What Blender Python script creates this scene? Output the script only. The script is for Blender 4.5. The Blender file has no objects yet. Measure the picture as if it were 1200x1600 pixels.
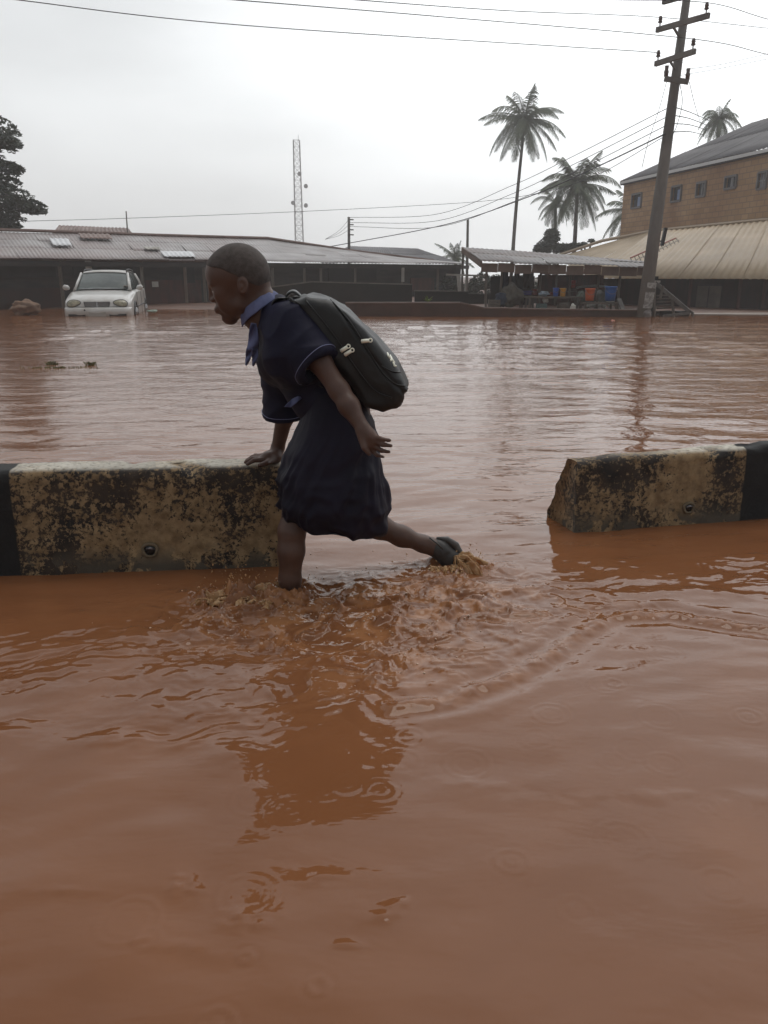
import bpy, bmesh, math, random
import numpy as np
from mathutils import Vector, Matrix, noise as mnoise
from mathutils.bvhtree import BVHTree

random.seed(7); rng = np.random.default_rng(11)
scene = bpy.context.scene
C = scene.collection

# ------------------------------------------------------------------ camera
CAMH = 1.0; TILT = math.radians(16.6); FPX = 1240.0
cam_data = bpy.data.cameras.new('camera'); cam = bpy.data.objects.new('camera', cam_data); C.objects.link(cam)
cam.location = (0, 0, CAMH); cam.rotation_euler = (math.radians(90) - TILT, 0, 0)
cam_data.sensor_fit = 'VERTICAL'; cam_data.sensor_height = 36.0; cam_data.lens = 36.0 * FPX / 1600.0
cam_data.clip_start = 0.05; cam_data.clip_end = 3000
scene.camera = cam
scene.render.resolution_x = 768; scene.render.resolution_y = 1024
scene.view_settings.view_transform = 'Standard'; scene.view_settings.look = 'None'
scene.view_settings.gamma = 1; scene.view_settings.use_curve_mapping = False
scene.view_settings.exposure = 0.22
scene.cycles.volume_bounces = 1; scene.cycles.max_bounces = 8

# ------------------------------------------------------------------ sky
SUN_EL = math.radians(74); SUN_AZ = math.radians(40)      # azimuth from +Y towards +X
world = bpy.data.worlds.new('World'); scene.world = world; world.use_nodes = True
nt = world.node_tree; nt.nodes.clear(); N = nt.nodes.new; L = nt.links.new
out = N('ShaderNodeOutputWorld'); bg = N('ShaderNodeBackground'); L(bg.outputs[0], out.inputs[0])
bg.inputs['Strength'].default_value = 0.1
sky = N('ShaderNodeTexSky'); sky.sky_type = 'NISHITA'; sky.sun_disc = False
sky.sun_elevation = SUN_EL; sky.sun_rotation = SUN_AZ; sky.dust_density = 4; sky.air_density = 1.5
tc = N('ShaderNodeTexCoord')
dot = N('ShaderNodeVectorMath'); dot.operation = 'DOT_PRODUCT'
dot.inputs[1].default_value = (math.sin(math.radians(28))*math.cos(math.radians(26)), math.cos(math.radians(28))*math.cos(math.radians(26)), math.sin(math.radians(26)))
nrm = N('ShaderNodeVectorMath'); nrm.operation = 'NORMALIZE'; L(tc.outputs['Generated'], nrm.inputs[0]); L(nrm.outputs[0], dot.inputs[0])
glow = N('ShaderNodeMapRange'); glow.inputs[1].default_value = 0.70; glow.inputs[2].default_value = 1.0
glow.inputs[3].default_value = 0; glow.inputs[4].default_value = 1; glow.interpolation_type = 'SMOOTHSTEP'; L(dot.outputs['Value'], glow.inputs[0])
mp = N('ShaderNodeMapping'); mp.inputs['Scale'].default_value = (1.2, 1.2, 4.0); L(nrm.outputs[0], mp.inputs[0])
nz = N('ShaderNodeTexNoise'); nz.inputs['Scale'].default_value = 1.6; nz.inputs['Detail'].default_value = 5; nz.inputs['Roughness'].default_value = 0.5
L(mp.outputs[0], nz.inputs['Vector'])
cloud = N('ShaderNodeMapRange'); cloud.inputs[1].default_value = 0.3; cloud.inputs[2].default_value = 0.7
cloud.inputs[3].default_value = 0.84; cloud.inputs[4].default_value = 1.14; L(nz.outputs['Fac'], cloud.inputs[0])
# thick cloud overhead and behind, thinner and brighter low down in front, brightest before the hidden sun
dot2 = N('ShaderNodeVectorMath'); dot2.operation = 'DOT_PRODUCT'; dot2.inputs[1].default_value = (0.15, 0.97, 0.1); L(nrm.outputs[0], dot2.inputs[0])
broad = N('ShaderNodeMapRange'); broad.interpolation_type = 'SMOOTHSTEP'; broad.inputs[1].default_value = -0.2; broad.inputs[2].default_value = 0.85
broad.inputs[3].default_value = 3.3; broad.inputs[4].default_value = 8.6; L(dot2.outputs['Value'], broad.inputs[0])
gma = N('ShaderNodeMath'); gma.operation = 'MULTIPLY_ADD'; gma.inputs[1].default_value = 6.5; L(glow.outputs[0], gma.inputs[0]); L(broad.outputs[0], gma.inputs[2])
gm = N('ShaderNodeMath'); gm.operation = 'MULTIPLY'; L(gma.outputs[0], gm.inputs[0]); L(cloud.outputs[0], gm.inputs[1])
# warmer, brighter gap in the cloud low down, right of centre
dot3 = N('ShaderNodeVectorMath'); dot3.operation = 'DOT_PRODUCT'; dot3.inputs[1].default_value = (0.13, 0.985, 0.12); L(nrm.outputs[0], dot3.inputs[0])
gap = N('ShaderNodeMapRange'); gap.interpolation_type = 'SMOOTHSTEP'; gap.inputs[1].default_value = 0.955; gap.inputs[2].default_value = 1.0; gap.inputs[3].default_value = 0; gap.inputs[4].default_value = 1.6; L(dot3.outputs['Value'], gap.inputs[0])
gmb = N('ShaderNodeMath'); gmb.operation = 'MULTIPLY_ADD'; L(gap.outputs[0], gmb.inputs[0]); L(nz.outputs['Fac'], gmb.inputs[1]); L(gm.outputs[0], gmb.inputs[2]); gm = gmb
comb = N('ShaderNodeCombineXYZ')
for i, s in enumerate((0.975, 1.0, 1.012)):
    m = N('ShaderNodeMath'); m.operation = 'MULTIPLY'; m.inputs[1].default_value = s; L(gm.outputs[0], m.inputs[0]); L(m.outputs[0], comb.inputs[i])
mix = N('ShaderNodeMix'); mix.data_type = 'RGBA'; mix.inputs[0].default_value = 0.93
L(sky.outputs[0], mix.inputs[6]); L(comb.outputs[0], mix.inputs[7]); L(mix.outputs[2], bg.inputs['Color'])

sd = bpy.data.lights.new('sun', 'SUN'); sd.energy = 0.6; sd.angle = math.radians(26); sd.color = (1, 0.96, 0.9)
sun = bpy.data.objects.new('sun', sd); C.objects.link(sun)
sdir = Vector((math.sin(SUN_AZ)*math.cos(SUN_EL), math.cos(SUN_AZ)*math.cos(SUN_EL), math.sin(SUN_EL)))
sun.rotation_euler = sdir.to_track_quat('Z', 'Y').to_euler(); sun.location = sdir * 60

# ------------------------------------------------------------------ helpers
cT, sT = math.cos(TILT), math.sin(TILT)
def P(px, py, Y):
    """world point seen at photo pixel (px, py) at distance Y ahead of the camera"""
    u = (px - 600) / FPX; v = (800 - py) / FPX
    d = (u, cT + v * sT, -sT + v * cT); s = Y / d[1]
    return Vector((u * s, Y, CAMH + d[2] * s))
def G(px, py, z=0.0):
    u = (px - 600) / FPX; v = (800 - py) / FPX
    d = (u, cT + v * sT, -sT + v * cT); s = (z - CAMH) / d[2]
    return Vector((u * s, d[1] * s, z))
def tag(o, label=None, cat=None, group=None, kind=None):
    if label: o['label'] = label
    if cat: o['category'] = cat
    if group: o['group'] = group
    if kind: o['kind'] = kind
    return o
def empty(name, loc, label=None, cat=None, group=None, rz=0.0):
    o = bpy.data.objects.new(name, None); C.objects.link(o); o.location = loc; o.rotation_euler = (0, 0, rz)
    o.empty_display_size = 0.2
    return tag(o, label, cat, group)
def mesh_obj(name, verts, faces, material, parent=None, smooth=False, keep=True):
    me = bpy.data.meshes.new(name)
    if isinstance(verts, np.ndarray) and isinstance(faces, np.ndarray):
        nf, k = faces.shape
        me.vertices.add(len(verts)); me.vertices.foreach_set('co', verts.astype(np.float32).ravel())
        me.loops.add(nf * k); me.loops.foreach_set('vertex_index', faces.astype(np.int32).ravel())
        me.polygons.add(nf); me.polygons.foreach_set('loop_start', np.arange(nf, dtype=np.int32) * k)
        me.polygons.foreach_set('loop_total', np.full(nf, k, dtype=np.int32)); me.update(calc_edges=True)
    else:
        me.from_pydata([tuple(v) for v in verts], [], [tuple(f) for f in faces]); me.update()
    if material: me.materials.append(material)
    if smooth: me.polygons.foreach_set('use_smooth', np.ones(len(me.polygons), dtype=bool))
    o = bpy.data.objects.new(name, me); C.objects.link(o)
    if parent:
        o.parent = parent
        if keep: o.matrix_parent_inverse = pm(parent).inverted()
    return o
def pm(o):
    m = Matrix.LocRotScale(o.location, o.rotation_euler, None)
    return m
class MB:
    """collects shapes into one mesh"""
    def __init__(s): s.v = []; s.f = []
    def add(s, vs, fs):
        n = len(s.v); s.v += [Vector(v) for v in vs]; s.f += [tuple(n + i for i in f) for f in fs]; return s
    def box(s, c, size, rot=None, taper=1.0):
        c = Vector(c); x, y, z = [q / 2 for q in size]; vs = []
        for dz in (-1, 1):
            t = taper if dz > 0 else 1
            for dx, dy in ((-1, -1), (1, -1), (1, 1), (-1, 1)):
                v = Vector((dx * x * t, dy * y * t, dz * z)); vs.append(c + (rot @ v if rot else v))
        return s.add(vs, [(3, 2, 1, 0), (4, 5, 6, 7), (0, 1, 5, 4), (1, 2, 6, 5), (2, 3, 7, 6), (3, 0, 4, 7)])
    def bar(s, a, b, w, h=None):
        a, b = Vector(a), Vector(b); h = h or w; d = b - a
        q = d.to_track_quat('Z', 'Y').to_matrix(); return s.box((a + b) / 2, (w, h, d.length), q)
    def tube(s, pts, rad, n=8, caps=True, wob=0.0):
        pts = [Vector(p) for p in pts]; rad = rad if hasattr(rad, '__len__') else [rad] * len(pts)
        rings = []; up = None
        for i, p in enumerate(pts):
            d = (pts[min(i + 1, len(pts) - 1)] - pts[max(i - 1, 0)]).normalized()
            if up is None: up = Vector((0, 0, 1)) if abs(d.z) < 0.9 else Vector((1, 0, 0))
            x = up.cross(d).normalized(); y = d.cross(x).normalized(); up = y if abs(d.z) < 2 else up
            up = y
            rings.append([p + (x * math.cos(2 * math.pi * k / n) + y * math.sin(2 * math.pi * k / n)) * rad[i] * (1 + wob * random.uniform(-1, 1)) for k in range(n)])
        vs = [v for r in rings for v in r]; fs = []
        for i in range(len(pts) - 1):
            for k in range(n): fs.append((i * n + k, i * n + (k + 1) % n, (i + 1) * n + (k + 1) % n, (i + 1) * n + k))
        if caps: fs.append(tuple(reversed(range(n)))); fs.append(tuple((len(pts) - 1) * n + k for k in range(n)))
        return s.add(vs, fs)
    def build(s, name, m, parent=None, smooth=False): return mesh_obj(name, s.v, s.f, m, parent, smooth)
def loft(rows, closed=True):
    """rows: array (r, n, 3) -> verts, quads"""
    r, n = rows.shape[:2]; i = np.arange(r - 1)[:, None]; k = np.arange(n if closed else n - 1)[None, :]; k2 = (k + 1) % n
    f = np.stack([i * n + k, i * n + k2, (i + 1) * n + k2, (i + 1) * n + k], -1).reshape(-1, 4)
    return rows.reshape(-1, 3), f
def spline(pts, m):
    """Catmull-Rom through pts (k, d) to m samples"""
    p = np.asarray(pts, float); k = len(p); p = np.vstack([2 * p[0] - p[1], p, 2 * p[-1] - p[-2]])
    t = np.linspace(0, k - 1 - 1e-9, m); i = t.astype(int); f = (t - i)[:, None]
    a, b, c, d = p[i], p[i + 1], p[i + 2], p[i + 3]
    return 0.5 * (2 * b + (c - a) * f + (2 * a - 5 * b + 4 * c - d) * f ** 2 + (3 * b - 3 * c + d - a) * f ** 3)

# ---- numpy gradient noise
_perm = rng.permutation(1024); _perm = np.concatenate([_perm, _perm, _perm])
_g2 = np.stack([np.cos(np.arange(1024) * 2.399963), np.sin(np.arange(1024) * 2.399963)], -1)
_g3 = rng.normal(size=(1024, 3)); _g3 /= np.linalg.norm(_g3, axis=1)[:, None]
def noise2(x, y):
    xi = np.floor(x).astype(int); yi = np.floor(y).astype(int); xf = x - xi; yf = y - yi
    u = xf * xf * xf * (xf * (xf * 6 - 15) + 10); v = yf * yf * yf * (yf * (yf * 6 - 15) + 10)
    def g(a, b, dx, dy):
        h = _perm[_perm[(xi + a) & 1023] + ((yi + b) & 1023)]; gg = _g2[h]; return gg[..., 0] * dx + gg[..., 1] * dy
    n0 = g(0, 0, xf, yf) * (1 - u) + g(1, 0, xf - 1, yf) * u
    n1 = g(0, 1, xf, yf - 1) * (1 - u) + g(1, 1, xf - 1, yf - 1) * u
    return (n0 * (1 - v) + n1 * v) * 1.5
def fbm2(x, y, o=4, r=0.5):
    s = 0; a = 1; f = 1
    for i in range(o): s = s + a * noise2(x * f + 17 * i, y * f - 31 * i); a *= r; f *= 2.03
    return s
def noise3(p):
    pi = np.floor(p).astype(int); pf = p - pi; w = pf * pf * (3 - 2 * pf); s = 0
    for a in (0, 1):
        for b in (0, 1):
            for c in (0, 1):
                h = _perm[_perm[_perm[(pi[:, 0] + a) & 1023] + ((pi[:, 1] + b) & 1023)] + ((pi[:, 2] + c) & 1023)]
                d = pf - np.array([a, b, c]); g = (_g3[h] * d).sum(1)
                s = s + g * (w[:, 0] if a else 1 - w[:, 0]) * (w[:, 1] if b else 1 - w[:, 1]) * (w[:, 2] if c else 1 - w[:, 2])
    return s * 1.5

# ---- signed distance modelling
class SDF:
    def __init__(s, lo, hi, h):
        s.lo = np.array(lo, float); s.h = h; s.n = np.ceil((np.array(hi, float) - s.lo) / h).astype(int) + 1
        s.F = np.full(s.n, 0.2, np.float32)
    def sub(s, lo, hi):
        a = np.clip(np.floor((np.array(lo) - s.lo) / s.h).astype(int), 0, s.n - 1); b = np.clip(np.ceil((np.array(hi) - s.lo) / s.h).astype(int) + 1, 1, s.n)
        ax = [(s.lo[i] + s.h * np.arange(a[i], b[i])).astype(np.float32) for i in range(3)]
        X, Y, Z = ax[0][:, None, None], ax[1][None, :, None], ax[2][None, None, :]
        return (slice(a[0], b[0]), slice(a[1], b[1]), slice(a[2], b[2])), X, Y, Z
    def put(s, sl, d, k, cut=False):
        F = s.F[sl]
        if cut: d = -d; h = np.clip(k - np.abs(F - d), 0, None) / k; s.F[sl] = np.maximum(F, d) + h * h * k * 0.25
        else: h = np.clip(k - np.abs(F - d), 0, None) / k; s.F[sl] = np.minimum(F, d) - h * h * k * 0.25
    def cone(s, a, b, r1, r2, k=0.015, cut=False):
        a = np.array(a, float); b = np.array(b, float); m = max(r1, r2) + k + 3 * s.h
        sl, X, Y, Z = s.sub(np.minimum(a, b) - m, np.maximum(a, b) + m); d = b - a; L2 = max((d * d).sum(), 1e-9)
        t = np.clip(((X - a[0]) * d[0] + (Y - a[1]) * d[1] + (Z - a[2]) * d[2]) / L2, 0, 1)
        q = np.sqrt((X - a[0] - t * d[0]) ** 2 + (Y - a[1] - t * d[1]) ** 2 + (Z - a[2] - t * d[2]) ** 2) - (r1 + (r2 - r1) * t)
        s.put(sl, q, k, cut); return s
    def chain(s, pts, k=0.015):
        for (a, ra), (b, rb) in zip(pts[:-1], pts[1:]): s.cone(a, b, ra, rb, k)
        return s
    def ell(s, c, r, R=None, k=0.015, cut=False):
        c = np.array(c, float); r = np.array(r, float); R = np.eye(3) if R is None else np.array(R)
        m = (np.abs(R) @ r) + k + 3 * s.h; sl, X, Y, Z = s.sub(c - m, c + m)
        x, y, z = X - c[0], Y - c[1], Z - c[2]; q = [R[0, i] * x + R[1, i] * y + R[2, i] * z for i in range(3)]
        k0 = np.sqrt(sum((q[i] / r[i]) ** 2 for i in range(3))); k1 = np.sqrt(sum((q[i] / r[i] ** 2) ** 2 for i in range(3))) + 1e-6
        s.put(sl, k0 * (k0 - 1) / k1, k, cut); return s
    def mesh(s):
        F = s.F; ins = F < 0; c = np.zeros(np.array(F.shape) - 1, np.int8)
        for i in (0, 1):
            for j in (0, 1):
                for k in (0, 1): c += ins[i:F.shape[0] - 1 + i, j:F.shape[1] - 1 + j, k:F.shape[2] - 1 + k]
        act = (c > 0) & (c < 8); idx = np.full(act.shape, -1, np.int64); ii = np.argwhere(act); idx[act] = np.arange(len(ii))
        acc = np.zeros((len(ii), 3)); cnt = np.zeros(len(ii))
        cor = [(i, j, k) for i in (0, 1) for j in (0, 1) for k in (0, 1)]
        val = {q: F[ii[:, 0] + q[0], ii[:, 1] + q[1], ii[:, 2] + q[2]] for q in cor}
        for q in cor:
            for ax in range(3):
                if q[ax] == 0:
                    q2 = tuple(1 if a == ax else q[a] for a in range(3)); v0, v1 = val[q], val[q2]; m = (v0 < 0) != (v1 < 0)
                    t = v0[m] / (v0[m] - v1[m]); p = np.tile(np.array(q, float), (m.sum(), 1)); p[:, ax] = t; acc[m] += p; cnt[m] += 1
        V = s.lo + s.h * (ii + acc / cnt[:, None]); Q = []
        for ax in range(3):
            u, v = (ax + 1) % 3, (ax + 2) % 3; sl0 = [slice(None)] * 3; sl1 = [slice(None)] * 3; sl0[ax] = slice(0, -1); sl1[ax] = slice(1, None)
            ch = ins[tuple(sl0)] != ins[tuple(sl1)]; e = np.argwhere(ch); e = e[(e[:, u] > 0) & (e[:, v] > 0) & (e[:, u] < F.shape[u] - 1) & (e[:, v] < F.shape[v] - 1)]
            a = e.copy(); b = e.copy(); b[:, u] -= 1; cc = b.copy(); cc[:, v] -= 1; d = e.copy(); d[:, v] -= 1
            q = np.stack([idx[tuple(w.T)] for w in (a, b, cc, d)], 1); fl = ins[tuple(e.T)]; q[~fl] = q[~fl][:, ::-1]; Q.append(q)
        return V, np.concatenate(Q)
def smooth_verts(V, Fq, it=2, lam=0.5):
    n = len(V); e = np.concatenate([Fq[:, [0, 1]], Fq[:, [1, 2]], Fq[:, [2, 3]], Fq[:, [3, 0]]])
    for _ in range(it):
        S = np.zeros_like(V); c = np.bincount(e[:, 0], minlength=n) + np.bincount(e[:, 1], minlength=n)
        for ax in range(3): S[:, ax] = np.bincount(e[:, 0], V[e[:, 1], ax], n) + np.bincount(e[:, 1], V[e[:, 0], ax], n)
        V = V + lam * (S / np.maximum(c, 1)[:, None] - V)
    return V
def vnormals(V, Fq):
    nn = np.cross(V[Fq[:, 2]] - V[Fq[:, 0]], V[Fq[:, 3]] - V[Fq[:, 1]]); out = np.zeros_like(V)
    for k in range(4):
        for ax in range(3): out[:, ax] += np.bincount(Fq[:, k], nn[:, ax], len(V))
    return out / (np.linalg.norm(out, axis=1)[:, None] + 1e-12)

# ---- materials
def mat(name, col, rough=0.7, col2=None, scale=6.0, detail=6, stretch=(1, 1, 1), bump=0.0, bscale=None, bdist=0.01, metal=0.0, lo=0.4, hi=0.6, coat=0.0, coord='Object', spec=None, sheen=0.0, col3=None, scale3=1.0):
    m = bpy.data.materials.new(name); m.use_nodes = True; t = m.node_tree; b = t.nodes['Principled BSDF']
    b.inputs['Roughness'].default_value = rough; b.inputs['Metallic'].default_value = metal
    b.inputs['Base Color'].default_value = (*col, 1)
    if coat: b.inputs['Coat Weight'].default_value = coat; b.inputs['Coat Roughness'].default_value = 0.15
    if spec is not None: b.inputs['Specular IOR Level'].default_value = spec
    if sheen: b.inputs['Sheen Weight'].default_value = sheen
    tcn = t.nodes.new('ShaderNodeTexCoord'); mpn = t.nodes.new('ShaderNodeMapping'); mpn.inputs['Scale'].default_value = stretch
    t.links.new(tcn.outputs[coord], mpn.inputs[0])
    def nzn(s, d=detail):
        n = t.nodes.new('ShaderNodeTexNoise'); n.inputs['Scale'].default_value = s; n.inputs['Detail'].default_value = d; n.inputs['Roughness'].default_value = 0.6
        t.links.new(mpn.outputs[0], n.inputs['Vector']); return n
    if col2:
        n = nzn(scale); r = t.nodes.new('ShaderNodeValToRGB'); r.color_ramp.elements[0].position = lo; r.color_ramp.elements[1].position = hi
        r.color_ramp.elements[0].color = (*col, 1); r.color_ramp.elements[1].color = (*col2, 1); t.links.new(n.outputs['Fac'], r.inputs[0]); src = r.outputs[0]
        if col3:
            n3 = nzn(scale3, 3); mm = t.nodes.new('ShaderNodeMix'); mm.data_type = 'RGBA'; rr = t.nodes.new('ShaderNodeMapRange')
            rr.inputs[1].default_value = 0.45; rr.inputs[2].default_value = 0.65; t.links.new(n3.outputs['Fac'], rr.inputs[0]); t.links.new(rr.outputs[0], mm.inputs[0])
            t.links.new(src, mm.inputs[6]); mm.inputs[7].default_value = (*col3, 1); src = mm.outputs[2]
        t.links.new(src, b.inputs['Base Color'])
    if bump:
        n2 = nzn(bscale or scale * 3); bp = t.nodes.new('ShaderNodeBump'); bp.inputs['Strength'].default_value = bump; bp.inputs['Distance'].default_value = bdist
        t.links.new(n2.outputs['Fac'], bp.inputs['Height']); t.links.new(bp.outputs[0], b.inputs['Normal'])
    return m
# ------------------------------------------------------------------ flood water
def water_mat(name, col, col2, rough=0.05, fine=True):
    m = bpy.data.materials.new(name); m.use_nodes = True; t = m.node_tree; b = t.nodes['Principled BSDF']
    b.inputs['IOR'].default_value = 1.33; b.inputs['Roughness'].default_value = rough
    tcn = t.nodes.new('ShaderNodeTexCoord')
    at = t.nodes.new('ShaderNodeAttribute'); at.attribute_name = 'froth'
    n = t.nodes.new('ShaderNodeTexNoise'); n.inputs['Scale'].default_value = 1.1; n.inputs['Detail'].default_value = 6; n.inputs['Distortion'].default_value = 2.2
    t.links.new(tcn.outputs['Object'], n.inputs['Vector'])
    mx = t.nodes.new('ShaderNodeMix'); mx.data_type = 'RGBA'; mx.inputs[6].default_value = (*col, 1); mx.inputs[7].default_value = (col[0]*1.65, col[1]*1.8, col[2]*2.0, 1)
    t.links.new(n.outputs['Fac'], mx.inputs[0])
    m2 = t.nodes.new('ShaderNodeMix'); m2.data_type = 'RGBA'; t.links.new(at.outputs['Fac'], m2.inputs[0]); t.links.new(mx.outputs[2], m2.inputs[6]); m2.inputs[7].default_value = (*col2, 1)
    t.links.new(m2.outputs[2], b.inputs['Base Color'])
    mp = t.nodes.new('ShaderNodeMapping'); mp.inputs['Scale'].default_value = (0.55, 1.0, 1.0); mp.inputs['Rotation'].default_value = (0, 0, 0.25)
    t.links.new(tcn.outputs['Object'], mp.inputs[0])
    n1 = t.nodes.new('ShaderNodeTexNoise'); n1.inputs['Scale'].default_value = 7; n1.inputs['Detail'].default_value = 4; t.links.new(mp.outputs[0], n1.inputs['Vector'])
    n2 = t.nodes.new('ShaderNodeTexNoise'); n2.inputs['Scale'].default_value = 30; n2.inputs['Detail'].default_value = 3; t.links.new(mp.outputs[0], n2.inputs['Vector'])
    ad = t.nodes.new('ShaderNodeMath'); ad.operation = 'MULTIPLY_ADD'; ad.inputs[1].default_value = 0.12; t.links.new(n2.outputs['Fac'], ad.inputs[0]); t.links.new(n1.outputs['Fac'], ad.inputs[2])
    bp = t.nodes.new('ShaderNodeBump'); bp.inputs['Strength'].default_value = 0.35 if fine else 0.1; bp.inputs['Distance'].default_value = 0.006
    t.links.new(ad.outputs[0], bp.inputs['Height'])
    # open water: short wind and rain ripples
    mp2 = t.nodes.new('ShaderNodeMapping'); mp2.inputs['Scale'].default_value = (0.45, 1.0, 1.0); t.links.new(tcn.outputs['Object'], mp2.inputs[0])
    n3 = t.nodes.new('ShaderNodeTexNoise'); n3.inputs['Scale'].default_value = 5.5; n3.inputs['Detail'].default_value = 4; n3.inputs['Roughness'].default_value = 0.65; n3.inputs['Distortion'].default_value = 0.4; t.links.new(mp2.outputs[0], n3.inputs['Vector'])
    sp = t.nodes.new('ShaderNodeSeparateXYZ'); t.links.new(tcn.outputs['Object'], sp.inputs[0]); mr = t.nodes.new('ShaderNodeMapRange'); mr.inputs[1].default_value = 3.0; mr.inputs[2].default_value = 8.0; mr.inputs[3].default_value = 0.10; mr.inputs[4].default_value = 0.5; t.links.new(sp.outputs['Y'], mr.inputs[0])
    bp2 = t.nodes.new('ShaderNodeBump'); bp2.inputs['Distance'].default_value = 0.030; t.links.new(mr.outputs[0], bp2.inputs['Strength']); t.links.new(n3.outputs['Fac'], bp2.inputs['Height'])
    t.links.new(bp.outputs[0], bp2.inputs['Normal']); t.links.new(bp2.outputs[0], b.inputs['Normal'])
    return m
M_water = water_mat('muddy_water', (0.150, 0.057, 0.0225), (0.42, 0.195, 0.085))

def graded(lo, a, b, hi, h, g, hmax):
    """spacing h inside [a, b], growing by factor g outside up to hmax"""
    mid = list(np.arange(a, b, h)); r = [b]; s = h
    while r[-1] < hi: s = min(s * g, hmax); r.append(r[-1] + s)
    l = []; s = h; x = a
    while x > lo: s = min(s * g, hmax); x -= s; l.append(x)
    return np.array(l[::-1] + mid + r)
xs = graded(-90, -1.05, 1.35, 90, 0.0062, 1.022, 3.0); ys = graded(-8, 0.84, 2.95, 120, 0.0062, 1.014, 3.0)
X, Y = np.meshgrid(xs, ys, indexing='ij')
LEG1 = G(455, 922); LEG2 = G(688, 884)
def gauss(x, y, cx, cy, rx, ry, rot=0.0):
    c, s = math.cos(rot), math.sin(rot); dx, dy = x - cx, y - cy; a = (dx * c + dy * s) / rx; b = (-dx * s + dy * c) / ry
    return np.exp(-(a * a + b * b))
def ridge(x, y, pts, w, asym=1.0):
    """soft crest along a polyline"""
    best = np.full(x.shape, 1e9); sgn = np.zeros(x.shape)
    for (ax, ay), (bx, by) in zip(pts[:-1], pts[1:]):
        dx, dy = bx - ax, by - ay; l2 = dx * dx + dy * dy; t = np.clip(((x - ax) * dx + (y - ay) * dy) / l2, 0, 1)
        qx, qy = x - ax - t * dx, y - ay - t * dy; d = np.hypot(qx, qy); s = np.sign(dx * qy - dy * qx); m = d < best; best[m] = d[m]; sgn[m] = s[m]
    return np.exp(-(best / w) ** 2), best * sgn
def water_height(X, Y):
    near = np.clip(1 - (Y - 3.5) / 3, 0, 1) * np.clip(1 - (np.abs(X) - 2.5) / 2, 0, 1) * np.clip((Y + 1) / 1, 0, 1)
    # broad swell, long crests roughly across the street
    wx = X + 0.25 * fbm2(X * 0.5, Y * 0.5, 2); wy = Y + 0.2 * fbm2(X * 0.4 + 9, Y * 0.4, 2)
    z = 0.0062 * fbm2(wx * 0.8, wy * 2.2, 3)
    z += 0.0048 * near * fbm2(wx * 1.6 + wy * 0.8 + 3, wy * 3.6 - wx * 0.9, 3, 0.55)
    z += 0.0011 * fbm2(wx * 2.5 + 40, wy * 5.0, 3) * (1 - 0.5 * near)
    # choppier open water farther off
    dist = np.clip((Y - 3.2) / 6, 0, 1) * np.clip((60 - Y) / 30, 0, 1)
    patch = 0.35 + 0.9 * np.clip(fbm2(X * 0.16, Y * 0.22 + 3, 2) + 0.5, 0, 1)
    z += np.clip((Y - 2.9) / 1.5, 0, 1) * np.clip((22 - Y) / 8, 0, 1) * 0.0016 * fbm2(wx * 3.2 + 70, wy * 8, 3, 0.6) * (0.5 + patch)
    z += dist * patch * (0.0112 * fbm2(wx * 0.75 + 5, wy * 1.9, 5, 0.68) + 0.004 * np.sin(wy * 9 + 3 * fbm2(X * 0.5, Y * 0.5, 2)))
    # region churned up by the wading child
    g1 = lambda px, py, rx, ry, rot=0.0: gauss(X, Y, *G(px, py)[:2], rx, ry, rot)
    T = np.clip(1.0 * g1(430, 965, 0.28, 0.20) + 0.8 * g1(560, 960, 0.36, 0.22) + 0.7 * g1(700, 925, 0.34, 0.17) + 0.6 * g1(620, 1040, 0.30, 0.14, 0.5) + 0.4 * g1(800, 950, 0.42, 0.09), 0, 1)
    T2 = np.clip(T + 0.5 * g1(300, 1010, 0.4, 0.28) + 0.35 * g1(480, 1100, 0.45, 0.2), 0, 1) * near
    T *= near
    qx = X + 0.075 * fbm2(X * 5, Y * 6 + 8, 3); qy = Y + 0.075 * fbm2(X * 5 + 30, Y * 6, 3)
    rn = (1 - np.abs(fbm2(qx * 5.5, qy * 8.5, 4, 0.5))) ; rn = rn - 0.72
    z += 0.085 * T * np.clip(rn, 0, 1) ** 1.5 + 0.010 * T * rn + 0.0060 * T * fbm2(qx * 11, qy * 18 + 4, 4, 0.55) + 0.0022 * T * (0.6 - np.abs(fbm2(qx * 26, qy * 34 + 4, 2, 0.6)))
    z += 0.0030 * T2 * fbm2(qx * 9, qy * 22, 4, 0.6)
    z += 0.0065 * T2 * (1 - np.abs(fbm2(qx * 3.4 + 11, qy * 6.5, 3)) - 0.75)
    z += 0.008 * T * (1 - T) * fbm2(X * 3, Y * 4, 2)
    # loose choppy water around the churned patch
    L3 = np.clip(0.9 * g1(150, 1040, 0.55, 0.34, 0.35) + 1.0 * g1(1050, 880, 0.8, 0.34) + 0.7 * g1(760, 1000, 0.5, 0.2) + 0.4 * g1(300, 1140, 0.4, 0.14), 0, 1) * near * (1 - 0.7 * T)
    rx_ = X * 0.93 + Y * 0.37 + 0.06 * fbm2(X * 4, Y * 4 + 50, 3); ry2 = -X * 0.37 + Y * 0.93 + 0.05 * fbm2(X * 5 + 7, Y * 5, 3)
    m3 = np.clip(0.5 + 1.6 * fbm2(X * 1.7 + 3, Y * 2.6, 2), 0, 1.3)
    z += L3 * m3 * (0.0066 * (0.5 - np.abs(fbm2(rx_ * 2.6, ry2 * 9, 3, 0.6))) + 0.0022 * fbm2(rx_ * 9, ry2 * 26, 3, 0.6))
    # bow waves and wakes
    r1, d1 = ridge(X, Y, [tuple(G(*p)[:2]) for p in ((610, 1105), (700, 1095), (790, 1062), (870, 1015), (910, 985), (950, 962), (1040, 960), (1200, 985))], 0.03)
    z += near * (0.007 * r1 * (0.5 + 1.1 * fbm2(X * 9, Y * 9, 4, 0.6)) + 0.0035 * np.exp(-(d1 / 0.10) ** 2) * np.cos(d1 * 70))
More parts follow.
